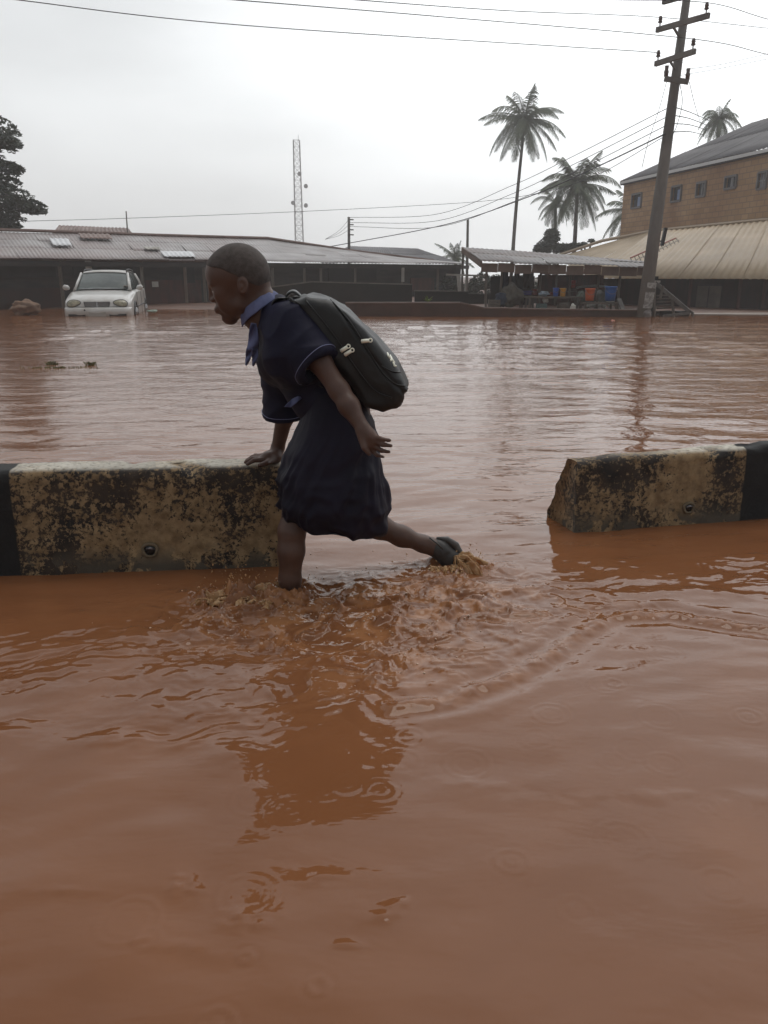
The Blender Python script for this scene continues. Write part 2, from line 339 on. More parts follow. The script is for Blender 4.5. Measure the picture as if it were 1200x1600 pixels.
    r2, d2 = ridge(X, Y, [tuple(G(*p)[:2]) for p in ((770, 960), (850, 955), (940, 935), (1080, 925), (1250, 940))], 0.035)
    z += near * 0.006 * r2 * (0.7 + 0.6 * fbm2(X * 8 + 3, Y * 14, 3))
    r3, d3 = ridge(X, Y, [tuple(G(*p)[:2]) for p in ((-60, 1085), (60, 1070), (170, 1025), (300, 985), (360, 960))], 0.05)
    z += near * 0.006 * r3 * (0.7 + 0.8 * fbm2(X * 6, Y * 9 + 3, 3))
    r4, d4 = ridge(X, Y, [tuple(G(*p)[:2]) for p in ((-60, 1150), (150, 1155), (330, 1165), (400, 1205))], 0.04)
    z += near * 0.0035 * r4 * (0.6 + 0.9 * fbm2(X * 7, Y * 9 + 5, 3))
    r5, d5 = ridge(X, Y, [tuple(G(*p)[:2]) for p in ((560, 1195), (760, 1225), (900, 1250), (1080, 1240), (1230, 1250))], 0.022)
    z += near * 0.0022 * r5 * (0.4 + 1.2 * fbm2(X * 9, Y * 9 + 5, 3))
    for px, py, a, rx, ry, rot in ((285, 1385, .0045, .055, .03, -.7), (500, 1372, .0036, .06, .022, .1), (385, 1437, .004, .075, .03, 0), (612, 1425, .0042, .06, .02, .6), (545, 1478, .002, .05, .012, 0), (100, 1395, .002, .1, .012, 0), (270, 1480, .002, .12, .015, -.2)):
        c = G(px, py); q = gauss(X, Y, c[0], c[1], rx * 0.6, ry * 0.8, rot); z += a * q * (1 + 0.8 * fbm2(X * 40, Y * 60, 2))
    # pile-up and hollow round the leg
    d = np.hypot(X - LEG1.x, Y - LEG1.y); z += 0.016 * np.exp(-((d - 0.075) / 0.03) ** 2) * (0.7 + 0.5 * fbm2(X * 20, Y * 20, 2))
    z += 0.040 * gauss(X, Y, LEG1.x - 0.17, LEG1.y - 0.07, 0.13, 0.075, 0.2) * np.clip(0.55 + 1.5 * fbm2(qx * 17, qy * 17 + 3, 4, 0.65), 0, 2)
    z += 0.022 * gauss(X, Y, LEG1.x + 0.01, LEG1.y - 0.075, 0.075, 0.03) * np.clip(0.7 + 1.2 * fbm2(qx * 15, qy * 17 + 8, 4, 0.6), 0, 2)
    z += 0.026 * gauss(X, Y, LEG2.x + 0.03, LEG2.y - 0.04, 0.14, 0.07) * np.clip(0.55 + 1.5 * fbm2(qx * 17, qy * 19 + 3, 4, 0.65), 0, 2)
    # rain rings
    r = np.random.default_rng(5); spots = [tuple(G(px, py)[:2]) + (q,) for px, py, q in ((385, 1400, .05), (430, 1215, .045), (455, 1268, .05), (540, 1225, .032), (400, 1250, .05), (595, 1235, .03), (525, 1140, .04), (480, 1145, .03), (640, 1150, .035), (255, 1115, .02), (345, 1132, .022), (960, 1068, .02), (1030, 1120, .05), (990, 1170, .045), (1040, 1192, .04), (1170, 1118, .03), (860, 1115, .045), (730, 1190, .05), (975, 1310, .05), (800, 1345, .03), (10, 1080, .02), (900, 1420, .03), (200, 1440, .05))]
    for _ in range(110): spots.append((r.uniform(-1.6, 1.8), r.uniform(0.85, 3.4), r.uniform(0.008, 0.05)))
    for cx, cy, q in spots:
        amp_ = r.uniform(0.35, 1.1)
        ix = np.searchsorted(xs, (cx - q - .03, cx + q + .03)); iy = np.searchsorted(ys, (cy - q - .03, cy + q + .03)); s = (slice(*ix), slice(*iy))
        d = np.hypot(X[s] - cx, Y[s] - cy); e = np.exp(-((d - q) / 0.013) ** 2) + 0.5 * np.exp(-((d - q * 0.45) / 0.012) ** 2)
        z[s] += 0.0010 * amp_ * e * np.cos((d - q) * 2 * np.pi / 0.019) * (0.4 + 0.6 * min(1, 0.02 / q))
    froth = np.clip(T * 0.55 * np.clip(0.4 + 1.7 * fbm2(qx * 11, qy * 13, 4, 0.6) + 0.8 * rn, 0, 1), 0, 1)
    froth = np.clip(froth + 0.6 * near * (gauss(X, Y, LEG2.x + 0.09, LEG2.y - 0.01, 0.09, 0.05) + gauss(X, Y, LEG1.x - 0.14, LEG1.y - 0.07, 0.11, 0.06)) * np.clip(0.5 + fbm2(X * 25, Y * 30, 3), 0, 1) + 0.25 * near * r1 * np.clip(0.5 + fbm2(X * 25, Y * 30, 3), 0, 1), 0, 1)
    return z, froth
Zw, froth = water_height(X, Y)
def at_water(x, y):
    i = min(max(np.searchsorted(xs, x), 1), len(xs) - 1); j = min(max(np.searchsorted(ys, y), 1), len(ys) - 1); return float(Zw[i, j])
nx, ny = X.shape; ii = np.arange(nx - 1)[:, None]; jj = np.arange(ny - 1)[None, :]
Fw = np.stack([ii * ny + jj, (ii + 1) * ny + jj, (ii + 1) * ny + jj + 1, ii * ny + jj + 1], -1).reshape(-1, 4)
flood = mesh_obj('water', np.stack([X, Y, Zw], -1).reshape(-1, 3), Fw, M_water, smooth=True); tag(flood, kind='structure')
at = flood.data.attributes.new('froth', 'FLOAT', 'POINT'); at.data.foreach_set('value', froth.astype(np.float32).ravel())
# the ground below and around, rising gently out of the water on the far side
M_soil = mat('wet_laterite', (0.09, 0.045, 0.03), 0.7, (0.15, 0.08, 0.055), 0.8, bump=0.4, bscale=9, bdist=0.03)
gx = np.linspace(-160, 160, 120); gy = np.concatenate([np.linspace(-30, 16, 12), np.linspace(17, 45, 60), np.linspace(48, 400, 30)])
GX, GY = np.meshgrid(gx, gy, indexing='ij')
def ground_z(x, y):
    shore = 21.6 + 0.35 * np.sin(x * 0.7) + 0.25 * np.sin(x * 1.9 + 1) + np.where(x < -1, 3.2, 0.6 - 2.6 * x * 0 ) * np.clip(-x / 2, 0, 1) + np.where(x < -7, 1.5, 0)
    t = np.clip((y - shore) / 8, 0, 1); return -0.42 + 0.44 * np.clip((y - shore + 4) / 4, 0, 1) + 0.12 * t + 0.02 * np.clip((y - 30) / 30, 0, 3)
GZ = ground_z(GX, GY) + 0.02 * fbm2(GX * 0.4, GY * 0.4, 3)
n1, n2 = GX.shape; ii = np.arange(n1 - 1)[:, None]; jj = np.arange(n2 - 1)[None, :]
Fg = np.stack([ii * n2 + jj, (ii + 1) * n2 + jj, (ii + 1) * n2 + jj + 1, ii * n2 + jj + 1], -1).reshape(-1, 4)
tag(mesh_obj('ground', np.stack([GX, GY, GZ], -1).reshape(-1, 3), Fg, M_soil, smooth=True), kind='structure')
# ------------------------------------------------------------------ the wading child
M_skin = mat('dark_brown_skin', (0.075, 0.036, 0.024), 0.5, (0.10, 0.050, 0.034), 14, bump=0.12, bscale=160, bdist=0.002)
M_hair = mat('cropped_hair', (0.046, 0.034, 0.029), 0.75, (0.072, 0.056, 0.049), 60, bump=0.6, bscale=420, bdist=0.002)
M_navy = mat('wet_navy_cloth', (0.008, 0.008, 0.023), 0.65, (0.013, 0.013, 0.035), 5, bump=0.5, bscale=34, bdist=0.004, spec=0.18)
M_skirt = mat('wet_dark_cloth', (0.007, 0.006, 0.015), 0.62, (0.012, 0.010, 0.024), 5, bump=0.5, bscale=26, bdist=0.004, spec=0.18)
M_blue = mat('pale_blue_cloth', (0.075, 0.09, 0.19), 0.8, (0.115, 0.13, 0.25), 12, bump=0.4, bscale=60, bdist=0.002)
M_stitch = mat('pale_thread', (0.22, 0.24, 0.40), 0.8)
M_pack = mat('black_nylon', (0.0075, 0.0078, 0.0080), 0.5, (0.0125, 0.0128, 0.0132), 6, bump=0.45, bscale=40, bdist=0.004)
M_pack2 = mat('wet_nylon_face', (0.030, 0.033, 0.034), 0.42, (0.040, 0.043, 0.044), 9, bump=0.35, bscale=50, bdist=0.003)
M_seam = mat('black_piping', (0.006, 0.006, 0.006), 0.5)
M_pull = mat('cream_zip_pull', (0.90, 0.89, 0.76), 0.45)
M_shoe = mat('wet_canvas_shoe', (0.030, 0.028, 0.027), 0.5, (0.045, 0.042, 0.040), 20, bump=0.5, bscale=60, bdist=0.002)
M_sole = mat('grey_rubber_sole', (0.07, 0.066, 0.064), 0.5, (0.05, 0.045, 0.042), 12, bump=0.4, bscale=40, bdist=0.002)
M_eye = mat('eye_white', (0.42, 0.38, 0.35), 0.2); M_iris = mat('dark_iris', (0.012, 0.008, 0.006), 0.1)

base = G(455, 925, -0.2)
girl = empty('person', base, 'barefoot-legged schoolchild in navy uniform with blue collar, one hand on the barrier, striding left through the flood', 'person')
girl['label'] = 'cropped-haired child in wet navy school uniform wading left through flood, one hand on the barrier'

HP = math.radians(15)                                   # head pitched down
HC = np.array(P(373, 432, 2.52)); hf = np.array([-math.cos(HP), 0.05, -math.sin(HP)]); hf /= np.linalg.norm(hf)
hl = np.array([0.05, -1, 0.0]); hl -= hf * hl.dot(hf); hl /= np.linalg.norm(hl); hu = np.cross(hf, hl); hu = hu if hu[2] > 0 else -hu
HR = np.stack([hf, hl, hu], 1)
def hd(f, l, u): return HC + hf * f + hl * l + hu * u
def head_shape(s, grow=0.0, hair=False):
    g = grow
    s.ell(hd(0.0, 0, 0.010), (0.093 + g, 0.074 + g, 0.086 + g), HR, 0.01)
    s.ell(hd(-0.034, 0, -0.008), (0.057 + g, 0.066 + g, 0.064 + g), HR, 0.02)
    s.ell(hd(0.045, 0, 0.015), (0.047 + g, 0.056 + g, 0.056 + g), HR, 0.02)
    if hair: return
    s.ell(hd(0.038, 0, -0.040), (0.050, 0.056, 0.066), HR, 0.02)
    for q in (-1, 1):
        s.cone(hd(-0.006, q * 0.050, -0.050), hd(0.010, q * 0.047, -0.082), 0.016, 0.014, 0.02)
        s.cone(hd(0.010, q * 0.046, -0.082), hd(0.066, q * 0.012, -0.110), 0.014, 0.015, 0.02)
        s.ell(hd(0.058, q * 0.036, -0.036), (0.022, 0.020, 0.018), HR, 0.02)
        s.ell(hd(0.050, q * 0.036, -0.070), (0.026, 0.018, 0.024), HR, 0.02)
        s.cone(hd(0.088, q * 0.008, -0.002), hd(0.074, q * 0.042, -0.001), 0.008, 0.007, 0.010)     # brow
    s.ell(hd(0.073, 0, -0.078), (0.0255, 0.028, 0.027), HR, 0.015)                                     # muzzle
    s.cone(hd(0.060, 0, -0.110), hd(0.070, 0, -0.107), 0.019, 0.0175, 0.016)                           # chin
    for q in (-1, 1): s.ell(hd(0.093, q * 0.034, -0.022), (0.014, 0.016, 0.010), HR, 0.012, cut=True)
    for q in (-1, 1): s.ell(hd(0.0725, q * 0.0335, -0.022), (0.0135, 0.0150, 0.0135), HR, 0.004)
    for q in (-1, 1): s.cone(hd(0.0865, q * 0.028, -0.0215), hd(0.079, q * 0.046, -0.0235), 0.0026, 0.0022, 0.001, cut=True)
    s.cone(hd(0.0890, 0, -0.004), hd(0.1010, 0, -0.041), 0.0085, 0.0105, 0.012)                         # nose
    for q in (-1, 1): s.ell(hd(0.092, q * 0.0125, -0.045), (0.011, 0.0095, 0.008), HR, 0.006)
    s.ell(hd(0.0945, 0, -0.0735), (0.0095, 0.021, 0.0070), HR, 0.008); s.ell(hd(0.0925, 0, -0.0840), (0.0095, 0.018, 0.0070), HR, 0.007)
    s.ell(hd(0.106, 0, -0.0790), (0.006, 0.026, 0.0010), HR, 0.002, cut=True)
    s.ell(hd(0.093, 0, -0.097), (0.007, 0.02, 0.005), HR, 0.01, cut=True)
    for q in (-1, 1):                                                                                 # ears
        a = math.radians(-14); R2 = HR @ np.array([[math.cos(a), 0, math.sin(a)], [0, 1, 0], [-math.sin(a), 0, math.cos(a)]])
        s.ell(hd(-0.020, q * 0.0745, -0.032), (0.0165, 0.0085, 0.0255), R2, 0.006)
        s.ell(hd(-0.0185, q * 0.0830, -0.030), (0.0108, 0.0065, 0.0175), R2, 0.002, cut=True)
        s.ell(hd(-0.016, q * 0.0765, -0.033), (0.006, 0.006, 0.009), R2, 0.004)
S = SDF((-0.62, 2.10, -0.24), (0.36, 2.98, 1.10), 0.0033)
head_shape(S)
# neck, trunk
S.cone(hd(-0.030, 0, -0.055), P(414, 486, 2.52), 0.050, 0.054, 0.02)
S.cone(hd(-0.005, 0, -0.07), P(404, 492, 2.52), 0.042, 0.05, 0.02)
S.chain([(P(425, 497, 2.52), 0.058), (P(462, 545, 2.52), 0.085), (P(500, 600, 2.53), 0.085), (P(530, 645, 2.54), 0.092)], 0.04)
for y in (2.44, 2.62): S.ell(P(460, 545, y), (0.075, 0.07, 0.10), None, 0.04)
for y in (2.51, 2.59): S.ell(P(538, 650, y), (0.075, 0.065, 0.08), None, 0.04)
# near (left) arm, swinging back
LS, LE, LW = P(462, 512, 2.41), P(530, 610, 2.335), P(568, 671, 2.275)
S.chain([(P(445, 505, 2.46), 0.045), (LS, 0.046), (P(498, 562, 2.37), 0.034), (LE, 0.0285), (P(545, 634, 2.31), 0.0285), (LW, 0.0195)], 0.02)
S.chain([(LW, 0.0195), (P(577, 681, 2.268), 0.020), (P(585, 688, 2.262), 0.016)], 0.012)
S.chain([(P(566, 676, 2.272), 0.016), (P(574, 692, 2.268), 0.017), (P(583, 699, 2.266), 0.014)], 0.012)
fing = [((583, 681, 2.262), (595, 686, 2.244), (609, 688, 2.238)), ((584, 688, 2.262), (598, 695, 2.240), (611, 696.5, 2.240)),
        ((582, 695, 2.264), (596, 704, 2.244), (608, 706, 2.246)), ((578, 701, 2.268), (589, 711, 2.252), (599, 714, 2.254))]
for (a, b, c), r in zip(fing, (0.0070, 0.0072, 0.0069, 0.0062)):
    S.cone(P(*a), P(*b), r + 0.0012, r, 0.005); S.cone(P(*b), P(*c), r, r - 0.0016, 0.003)
S.cone(P(564, 683, 2.262), P(569, 699, 2.248), 0.010, 0.0092, 0.008); S.cone(P(569, 699, 2.248), P(577, 709, 2.244), 0.009, 0.007, 0.003)
# far (right) arm, propped on the barrier
RS, RE, RW = P(440, 514, 2.64), P(450, 620, 2.69), P(434, 700, 2.745)
S.chain([(P(440, 508, 2.58), 0.045), (RS, 0.045), (RE, 0.031), (P(445, 650, 2.71), 0.030), (RW, 0.0225)], 0.02)
BT = 0.370                                            # barrier top
def on_top(px, y, lift): v = P(px, 712, y); return Vector((v.x, y, BT + lift))
S.chain([(RW, 0.0225), (on_top(430, 2.72, 0.020), 0.021), (on_top(418, 2.70, 0.022), 0.019), (on_top(410, 2.692, 0.020), 0.014)], 0.012)
S.chain([(on_top(432, 2.745, 0.020), 0.018), (on_top(420, 2.74, 0.020), 0.017), (on_top(411, 2.745, 0.017), 0.012)], 0.012)
for (ya, yb, x0, x1, x2, r) in ((2.680, 2.664, 411, 397, 386, 0.0084), (2.700, 2.692, 409, 394, 383, 0.0085), (2.722, 2.722, 409, 395, 385, 0.0082), (2.744, 2.752, 411, 399, 390, 0.0072)):
    S.cone(on_top(x0, ya, 0.019), on_top(x1, (ya + yb) / 2, 0.020), r + 0.001, r, 0.006); S.cone(on_top(x1, (ya + yb) / 2, 0.020), on_top(x2, yb, 0.008), r, r - 0.0018, 0.003)
S.cone(on_top(427, 2.70, 0.016), on_top(416, 2.658, 0.013), 0.012, 0.0098, 0.008); S.cone(on_top(416, 2.658, 0.013), on_top(405, 2.640, 0.0095), 0.0095, 0.0078, 0.003)
# legs
S.chain([(P(534, 660, 2.51), 0.066), (P(494, 735, 2.49), 0.048), (P(463, 795, 2.465), 0.0415), (P(456, 830, 2.445), 0.0425), (P(455, 860, 2.435), 0.0420), (P(453, 905, 2.435), 0.034)], 0.02)
S.chain([(P(453, 905, 2.435), 0.034), ((LEG1.x + 0.005, 2.44, -0.05), 0.028), ((LEG1.x + 0.012, 2.44, -0.15), 0.026), ((LEG1.x - 0.02, 2.43, -0.172), 0.028), ((LEG1.x - 0.11, 2.42, -0.18), 0.022)], 0.02)
S.chain([(P(538, 662, 2.60), 0.075), (P(556, 800, 2.64), 0.050), (P(590, 822, 2.66), 0.040), (P(628, 838, 2.675), 0.033), (P(662, 850, 2.685), 0.0265), (P(684, 857, 2.69), 0.027), (P(706, 872, 2.69), 0.024)], 0.03)
V, Q = S.mesh(); V = smooth_verts(V, Q, 2, 0.4)
body = mesh_obj('body', V, Q, M_skin, girl, True)
# cropped hair: a thin cap over the skull
H = SDF(HC - 0.16, HC + 0.16, 0.0027); head_shape(H, 0.0014, True)
ax = [H.lo[i] + H.h * np.arange(H.n[i]) for i in range(3)]
rx, ry_, rz = ax[0][:, None, None] - HC[0], ax[1][None, :, None] - HC[1], ax[2][None, None, :] - HC[2]
ff = rx * hf[0] + ry_ * hf[1] + rz * hf[2]; uu = rx * hu[0] + ry_ * hu[1] + rz * hu[2]; ll = rx * hl[0] + ry_ * hl[1] + rz * hl[2]
line = np.where(ff > -0.005, 0.004 + 0.62 * (ff + 0.005), 0.004 + 0.92 * (ff + 0.005)) + 0.012 * np.exp(-((ff - 0.03) / 0.02) ** 2) * 0.5
H.F = np.maximum(H.F, ((line - uu) * 0.75).astype(np.float32))
V, Q = H.mesh(); V = smooth_verts(V, Q, 2, 0.4); mesh_obj('hair', V, Q, M_hair, girl, True)
for q in (-1, 1):
    e = bmesh.new(); bmesh.ops.create_uvsphere(e, u_segments=20, v_segments=14, radius=0.0122); me = bpy.data.meshes.new('eye'); e.to_mesh(me); e.free()
    me.materials.append(M_eye); me.materials.append(M_iris)
    c = Vector(hd(0.0730, q * 0.0335, -0.0222)); d = Vector(hf)
    for p in me.polygons:
        p.use_smooth = True
        if p.center.normalized().dot(d) > 0.78: p.material_index = 1
    o = bpy.data.objects.new('eye', me); C.objects.link(o); o.location = c; o.parent = girl; o.matrix_parent_inverse = pm(girl).inverted()
    V = MB(); V.tube([hd(0.092 - 0.004 * abs(k), q * (0.016 + 0.011 * k), 0.0005 + 0.0025 * math.sin(k * 1.1)) for k in (0, 1, 2, 3)], [0.0015, 0.002, 0.0018, 0.0008], 6); V.build('eyebrow', M_hair, girl, True)

# --- shirt
S = SDF((-0.52, 2.12, 0.38), (0.12, 2.92, 1.02), 0.0040)
S.chain([(P(428, 494, 2.52), 0.066), (P(462, 545, 2.52), 0.098), (P(500, 600, 2.53), 0.100), (P(524, 640, 2.54), 0.104)], 0.04)
for y in (2.43, 2.63): S.ell(P(458, 545, y), (0.092, 0.085, 0.112), None, 0.04)
S.ell(P(430, 560, 2.56), (0.05, 0.09, 0.08), None, 0.04)
CL0, CL1 = P(455, 506, 2.43), P(499, 574, 2.355)
S.chain([(P(445, 502, 2.46), 0.060), (CL0, 0.062), (CL1, 0.068)], 0.03)
CR0, CR1 = P(438, 520, 2.62), P(442, 648, 2.695)
S.chain([(P(445, 508, 2.56), 0.058), (CR0, 0.058), (P(441, 585, 2.66), 0.060), (P(443, 650, 2.695), 0.066)], 0.03)
def trim_cuff(S, c0, c1, n, r_in, r_out):
    """cut the sleeve off square at c1 and hollow it"""
    c1 = np.array(c1); d = n / np.linalg.norm(n)
    sl, X_, Y_, Z_ = S.sub(c1 - 0.13, c1 + 0.13); t = (X_ - c1[0]) * d[0] + (Y_ - c1[1]) * d[1] + (Z_ - c1[2]) * d[2]
    q = np.sqrt(np.maximum((X_ - c1[0] - t * d[0]) ** 2 + (Y_ - c1[1] - t * d[1]) ** 2 + (Z_ - c1[2] - t * d[2]) ** 2, 0))
    cut = np.where(q < r_out * 1.5, t, -1.0); F = S.F[sl]; S.F[sl] = np.maximum(F, np.where(q < r_out * 1.45, t, F))
    inner = np.maximum(q - r_in, -(t + 0.05)); S.F[sl] = np.maximum(S.F[sl], -inner)
nl = np.array(CL1 - CL0); nl = nl / np.linalg.norm(nl); nl += np.array([0.05, 0, 0.10]); nl /= np.linalg.norm(nl)
nr = np.array(CR1 - CR0); nr /= np.linalg.norm(nr); nr += np.array([0.0, 0, 0.0])
trim_cuff(S, CL0, CL1, nl, 0.052, 0.07); trim_cuff(S, CR0, CR1, nr, 0.050, 0.07)
V, Q = S.mesh(); V = smooth_verts(V, Q, 2, 0.5); NN = vnormals(V, Q)
tax = np.array(P(524, 640, 2.54) - P(428, 494, 2.52)); tax /= np.linalg.norm(tax); side = np.cross(tax, [0, 1, 0])
def folds(V, ax, sd, amp, fa, fs, seed=0):
    p = np.stack([V @ ax * fa, V @ sd * fs, V[:, 1] * fs * 0.8], 1); w = 0.35 * np.stack([noise3(V * 9 + 3 + seed), noise3(V * 9 + 13 + seed), noise3(V * 9 + 23 + seed)], 1)
    n = noise3(p + w + seed); m = noise3(p * 2.1 + 2 * w + seed + 7); return amp * (1 - 2 * np.abs(n)) + 0.4 * amp * m
V = V + NN * folds(V, tax, side, 0.0080, 13, 8)[:, None]
NN = vnormals(V, Q)
mesh_obj('shirt', V, Q, M_navy, girl, True)
def ring(c, n, r, k=48, off=0.0):
    n = Vector(n).normalized(); a = n.orthogonal().normalized(); b = n.cross(a); c = Vector(c) + n * off
    return [c + (a * math.cos(2 * math.pi * i / k) + b * math.sin(2 * math.pi * i / k)) * r for i in range(k + 1)]
shirt_bvh = BVHTree.FromPolygons([Vector(v) for v in V], Q.tolist())
def hug(p, c, lift=0.001):
    """pull a point of a ring onto the shirt, cast from outside towards c"""
    d = (Vector(c) - Vector(p)).normalized(); h = shirt_bvh.ray_cast(Vector(p) - d * 0.03, d, 0.12); return h[0] - d * lift if h[0] else Vector(p)
for (c1, n, r) in ((CL1, nl, 0.085), (CR1, nr, 0.082)):
    n = Vector(n).normalized(); cc = Vector(c1) - n * 0.014; pts = [hug(p, cc) for p in ring(cc, n, r)]
    MB().tube(pts, 0.0011, 5).build('cuff_stitching', M_stitch, girl, True)
# badge stitching on the chest
MB().tube([P(414, 561, 2.50), P(420, 565, 2.49), P(427, 568, 2.485)], 0.0016, 5).tube([P(416, 565, 2.50), P(422, 568, 2.49)], 0.0012, 5).build('chest_stitching', M_stitch, girl, True)

# --- skirt: lofted, gathered, ballooning, hem turned in
rg = [((484, 612), (560, 602), .105), ((474, 645), (579, 645), .13), ((458, 682), (591, 682), .15), ((444, 714), (594, 712), .16), ((436, 744), (604, 744), .17), ((434, 768), (611, 775), .172), ((437, 787), (611, 800), .168), ((446, 800), (606, 822), .155), ((452, 806), (598, 830), .140), ((462, 800), (588, 820), .125), ((474, 780), (578, 800), .115)]
key = np.array([[*P(*l, 2.52), *P(*r, 2.53), w + 0.012, 0] for l, r, w in rg]); rows = spline(key, 90); KA = 200
ph = np.linspace(0, 2 * np.pi, KA, endpoint=False); RW_ = []
for i, k in enumerate(rows):
    t = i / (len(rows) - 1); c = (k[:3] + k[3:6]) / 2; ex = (k[3:6] - k[:3]) / 2
    z2 = np.sign(np.sin(ph)) * np.abs(np.sin(ph)) ** 0.85; p = c + ex[None] * np.cos(ph)[:, None] + np.array([0, 1, 0])[None] * (k[6] * z2)[:, None]
    RW_.append(p)
RW_ = np.array(RW_); V, Q = loft(RW_); Q = Q[:, ::-1]; NN = vnormals(V, Q)
pp = np.tile(ph, len(rows)); tt = np.repeat(np.linspace(0, 1, len(rows)), KA); env = np.clip(tt * 2.2, 0.15, 1) * np.clip((1.05 - tt) * 3, 0.2, 1)
sw = pp * 1.0 + 0.35 * np.sin(tt * 5 + pp)
sw = sw + 0.5 * tt
cy = np.stack([np.cos(sw) * 2.3, np.sin(sw) * 2.3, tt * 2.0], 1); f1 = noise3(cy + 5); f2 = noise3(cy * 2.3 + 31); f3 = noise3(np.stack([V[:, 0] * 10 + V[:, 2] * 9, V[:, 1] * 6, V[:, 2] * 15 - V[:, 0] * 8], 1) + 3)
disp = env * (0.017 * (0.35 - 1.6 * np.abs(f1)) + 0.009 * (0.2 - np.abs(f2)) + 0.024 * (0.20 - np.abs(f3)) + 0.003 * noise3(np.stack([V[:, 0] * 22 + V[:, 2] * 14, V[:, 1] * 12, V[:, 2] * 26 - V[:, 0] * 10], 1) + 9))
V = V + NN * disp[:, None]
mesh_obj('skirt', V, Q, M_skirt, girl, True)

# --- collar: two flat wings round the neck, points forward
Nc = np.array(P(405, 479, 2.522)); na = np.array(P(388, 455, 2.522)) - np.array(P(415, 492, 2.522)); na /= np.linalg.norm(na)
na = np.array([na[0], 0, na[2]]); nf = np.array([-na[2], 0, na[0]]); nf = nf if nf[0] < 0 else -nf      # forward across the neck (down-left)
ang = np.linspace(-2.85, 2.85, 90); rows = []
for r_i, (ri, dn) in enumerate(((0.053, 0.010), (0.057, 0.017), (0.064, 0.009), (0.069, -0.001), (0.074, -0.013))):
    row = []
    for a in ang:
        b = np.pi - abs(a)                                   # 0 at the front opening
        pt = max(0, 1 - b / 0.9) if True else 0; rr = ri * (1 + 0.10 * pt * r_i / 4) ; p = Nc - nf * math.cos(a) * rr * 0.98 + np.array([0, 1, 0]) * math.sin(a) * rr * 1.05 + na * (dn + 0.010 * (r_i / 4) * pt * -1)
        row.append(p + 0.0015 * math.sin(a * 11 + r_i))
    rows.append(row)
V, Q = loft(spline(np.array(rows).reshape(5, -1), 16).reshape(16, len(ang), 3), False)
col = mesh_obj('collar', V, Q, M_blue, girl, True); md = col.modifiers.new('thick', 'SOLIDIFY'); md.thickness = 0.0035; md.offset = 0
# --- neckerchief hanging below the collar, forked end
def ribbon(name, cl, w, m, parent, y0, th=0.003):
    c = spline(np.array(cl), 26); ww = spline(np.array(w).reshape(-1, 1), 26)[:, 0]; rows = []
    for i, p in enumerate(c):
        row = []
        for s_ in np.linspace(-1, 1, 9): q = P(p[0] + s_ * ww[i], p[1] + 0.4 * s_, y0 + 0.010 * math.sin(s_ * 2 + i * 0.25) + 0.0006 * i); row.append(q)
        rows.append(row)
    V, Q = loft(np.array(rows), False); o = mesh_obj(name, V, Q, m, parent, True); md = o.modifiers.new('thick', 'SOLIDIFY'); md.thickness = th; md.offset = 0; return o
ribbon('neckerchief', [(396, 505), (396, 522), (396, 538), (393, 548)], [4, 7, 8.5, 8], M_blue, girl, 2.435)
ribbon('neckerchief_tail', [(390, 545), (388, 558), (384.5, 571)], [5, 4, 0.6], M_blue, girl, 2.447)
ribbon('neckerchief_tail', [(398, 545), (398, 560), (395.5, 572)], [5, 4, 0.6], M_blue, girl, 2.440)
ribbon('belt_ribbon', [(449, 636), (456, 630), (463, 624), (470, 620)], [5, 6, 6, 4], M_blue, girl, 2.415)
# --- shoe on the trailing foot
S = SDF((0.05, 2.52, -0.16), (0.45, 2.86, 0.28), 0.0035)
S.chain([(P(674, 853, 2.69), 0.031), (P(688, 859, 2.69), 0.034), (P(703, 872, 2.69), 0.034), (P(710, 900, 2.69), 0.032), (P(706, 925, 2.69), 0.026)], 0.02)
S.ell(P(668, 851, 2.688), (0.010, 0.026, 0.030), None, 0.01)
V, Q = S.mesh(); V = smooth_verts(V, Q, 2, 0.5); V += vnormals(V, Q) * (0.0018 * noise3(V * 60))[:, None]; shoe = mesh_obj('shoe', V, Q, M_shoe, girl, True)
MB().tube([P(682, 841.5, 2.69), P(698, 843, 2.69), P(712, 852, 2.69), P(720, 868, 2.69), P(721, 890, 2.69), P(716, 915, 2.69)], [0.006, 0.012, 0.014, 0.014, 0.013, 0.01], 10).build('sole', M_sole, shoe, True)
MB().tube([P(671, 840, 2.665), P(683, 849, 2.655), P(692, 858, 2.655)], 0.003, 6).build('strap', M_sole, shoe, True)

# --- school backpack
poly = [(452, 463), (484, 459), (515, 464), (546, 483), (588, 528), (617, 568), (634, 602), (625, 627), (598, 638), (566, 632), (541, 592), (512, 548), (480, 500)]
pw = np.array([P(x, y, 2.5) for x, y in poly])[:, [0, 2]]
Yc, Yh, Rr = 2.50, 0.135, 0.035
S = SDF((-0.36, 2.30, 0.55), (0.14, 2.72, 0.98), 0.0042); sl, X_, Y_, Z_ = S.sub(S.lo, S.lo + S.h * (S.n - 1))
XX, ZZ = np.broadcast_arrays(X_[:, 0, :], Z_[:, 0, :]); d2 = np.full(XX.shape, 1e9); ins = np.zeros(XX.shape, bool)
for i in range(len(pw)):
    a, b = pw[i], pw[(i + 1) % len(pw)]; e = b - a; wx, wz = XX - a[0], ZZ - a[1]; t = np.clip((wx * e[0] + wz * e[1]) / (e @ e), 0, 1)
    d2 = np.minimum(d2, (wx - t * e[0]) ** 2 + (wz - t * e[1]) ** 2)
    c = ((a[1] > ZZ) != (b[1] > ZZ)) & (XX < (b[0] - a[0]) * (ZZ - a[1]) / (b[1] - a[1] + 1e-12) + a[0]); ins ^= c
sd2 = np.where(ins, -np.sqrt(d2), np.sqrt(d2)) + Rr
dy = np.abs(Y_ - Yc) - (Yh - Rr); A = sd2[:, None, :]; B = np.broadcast_to(dy, S.F.shape)
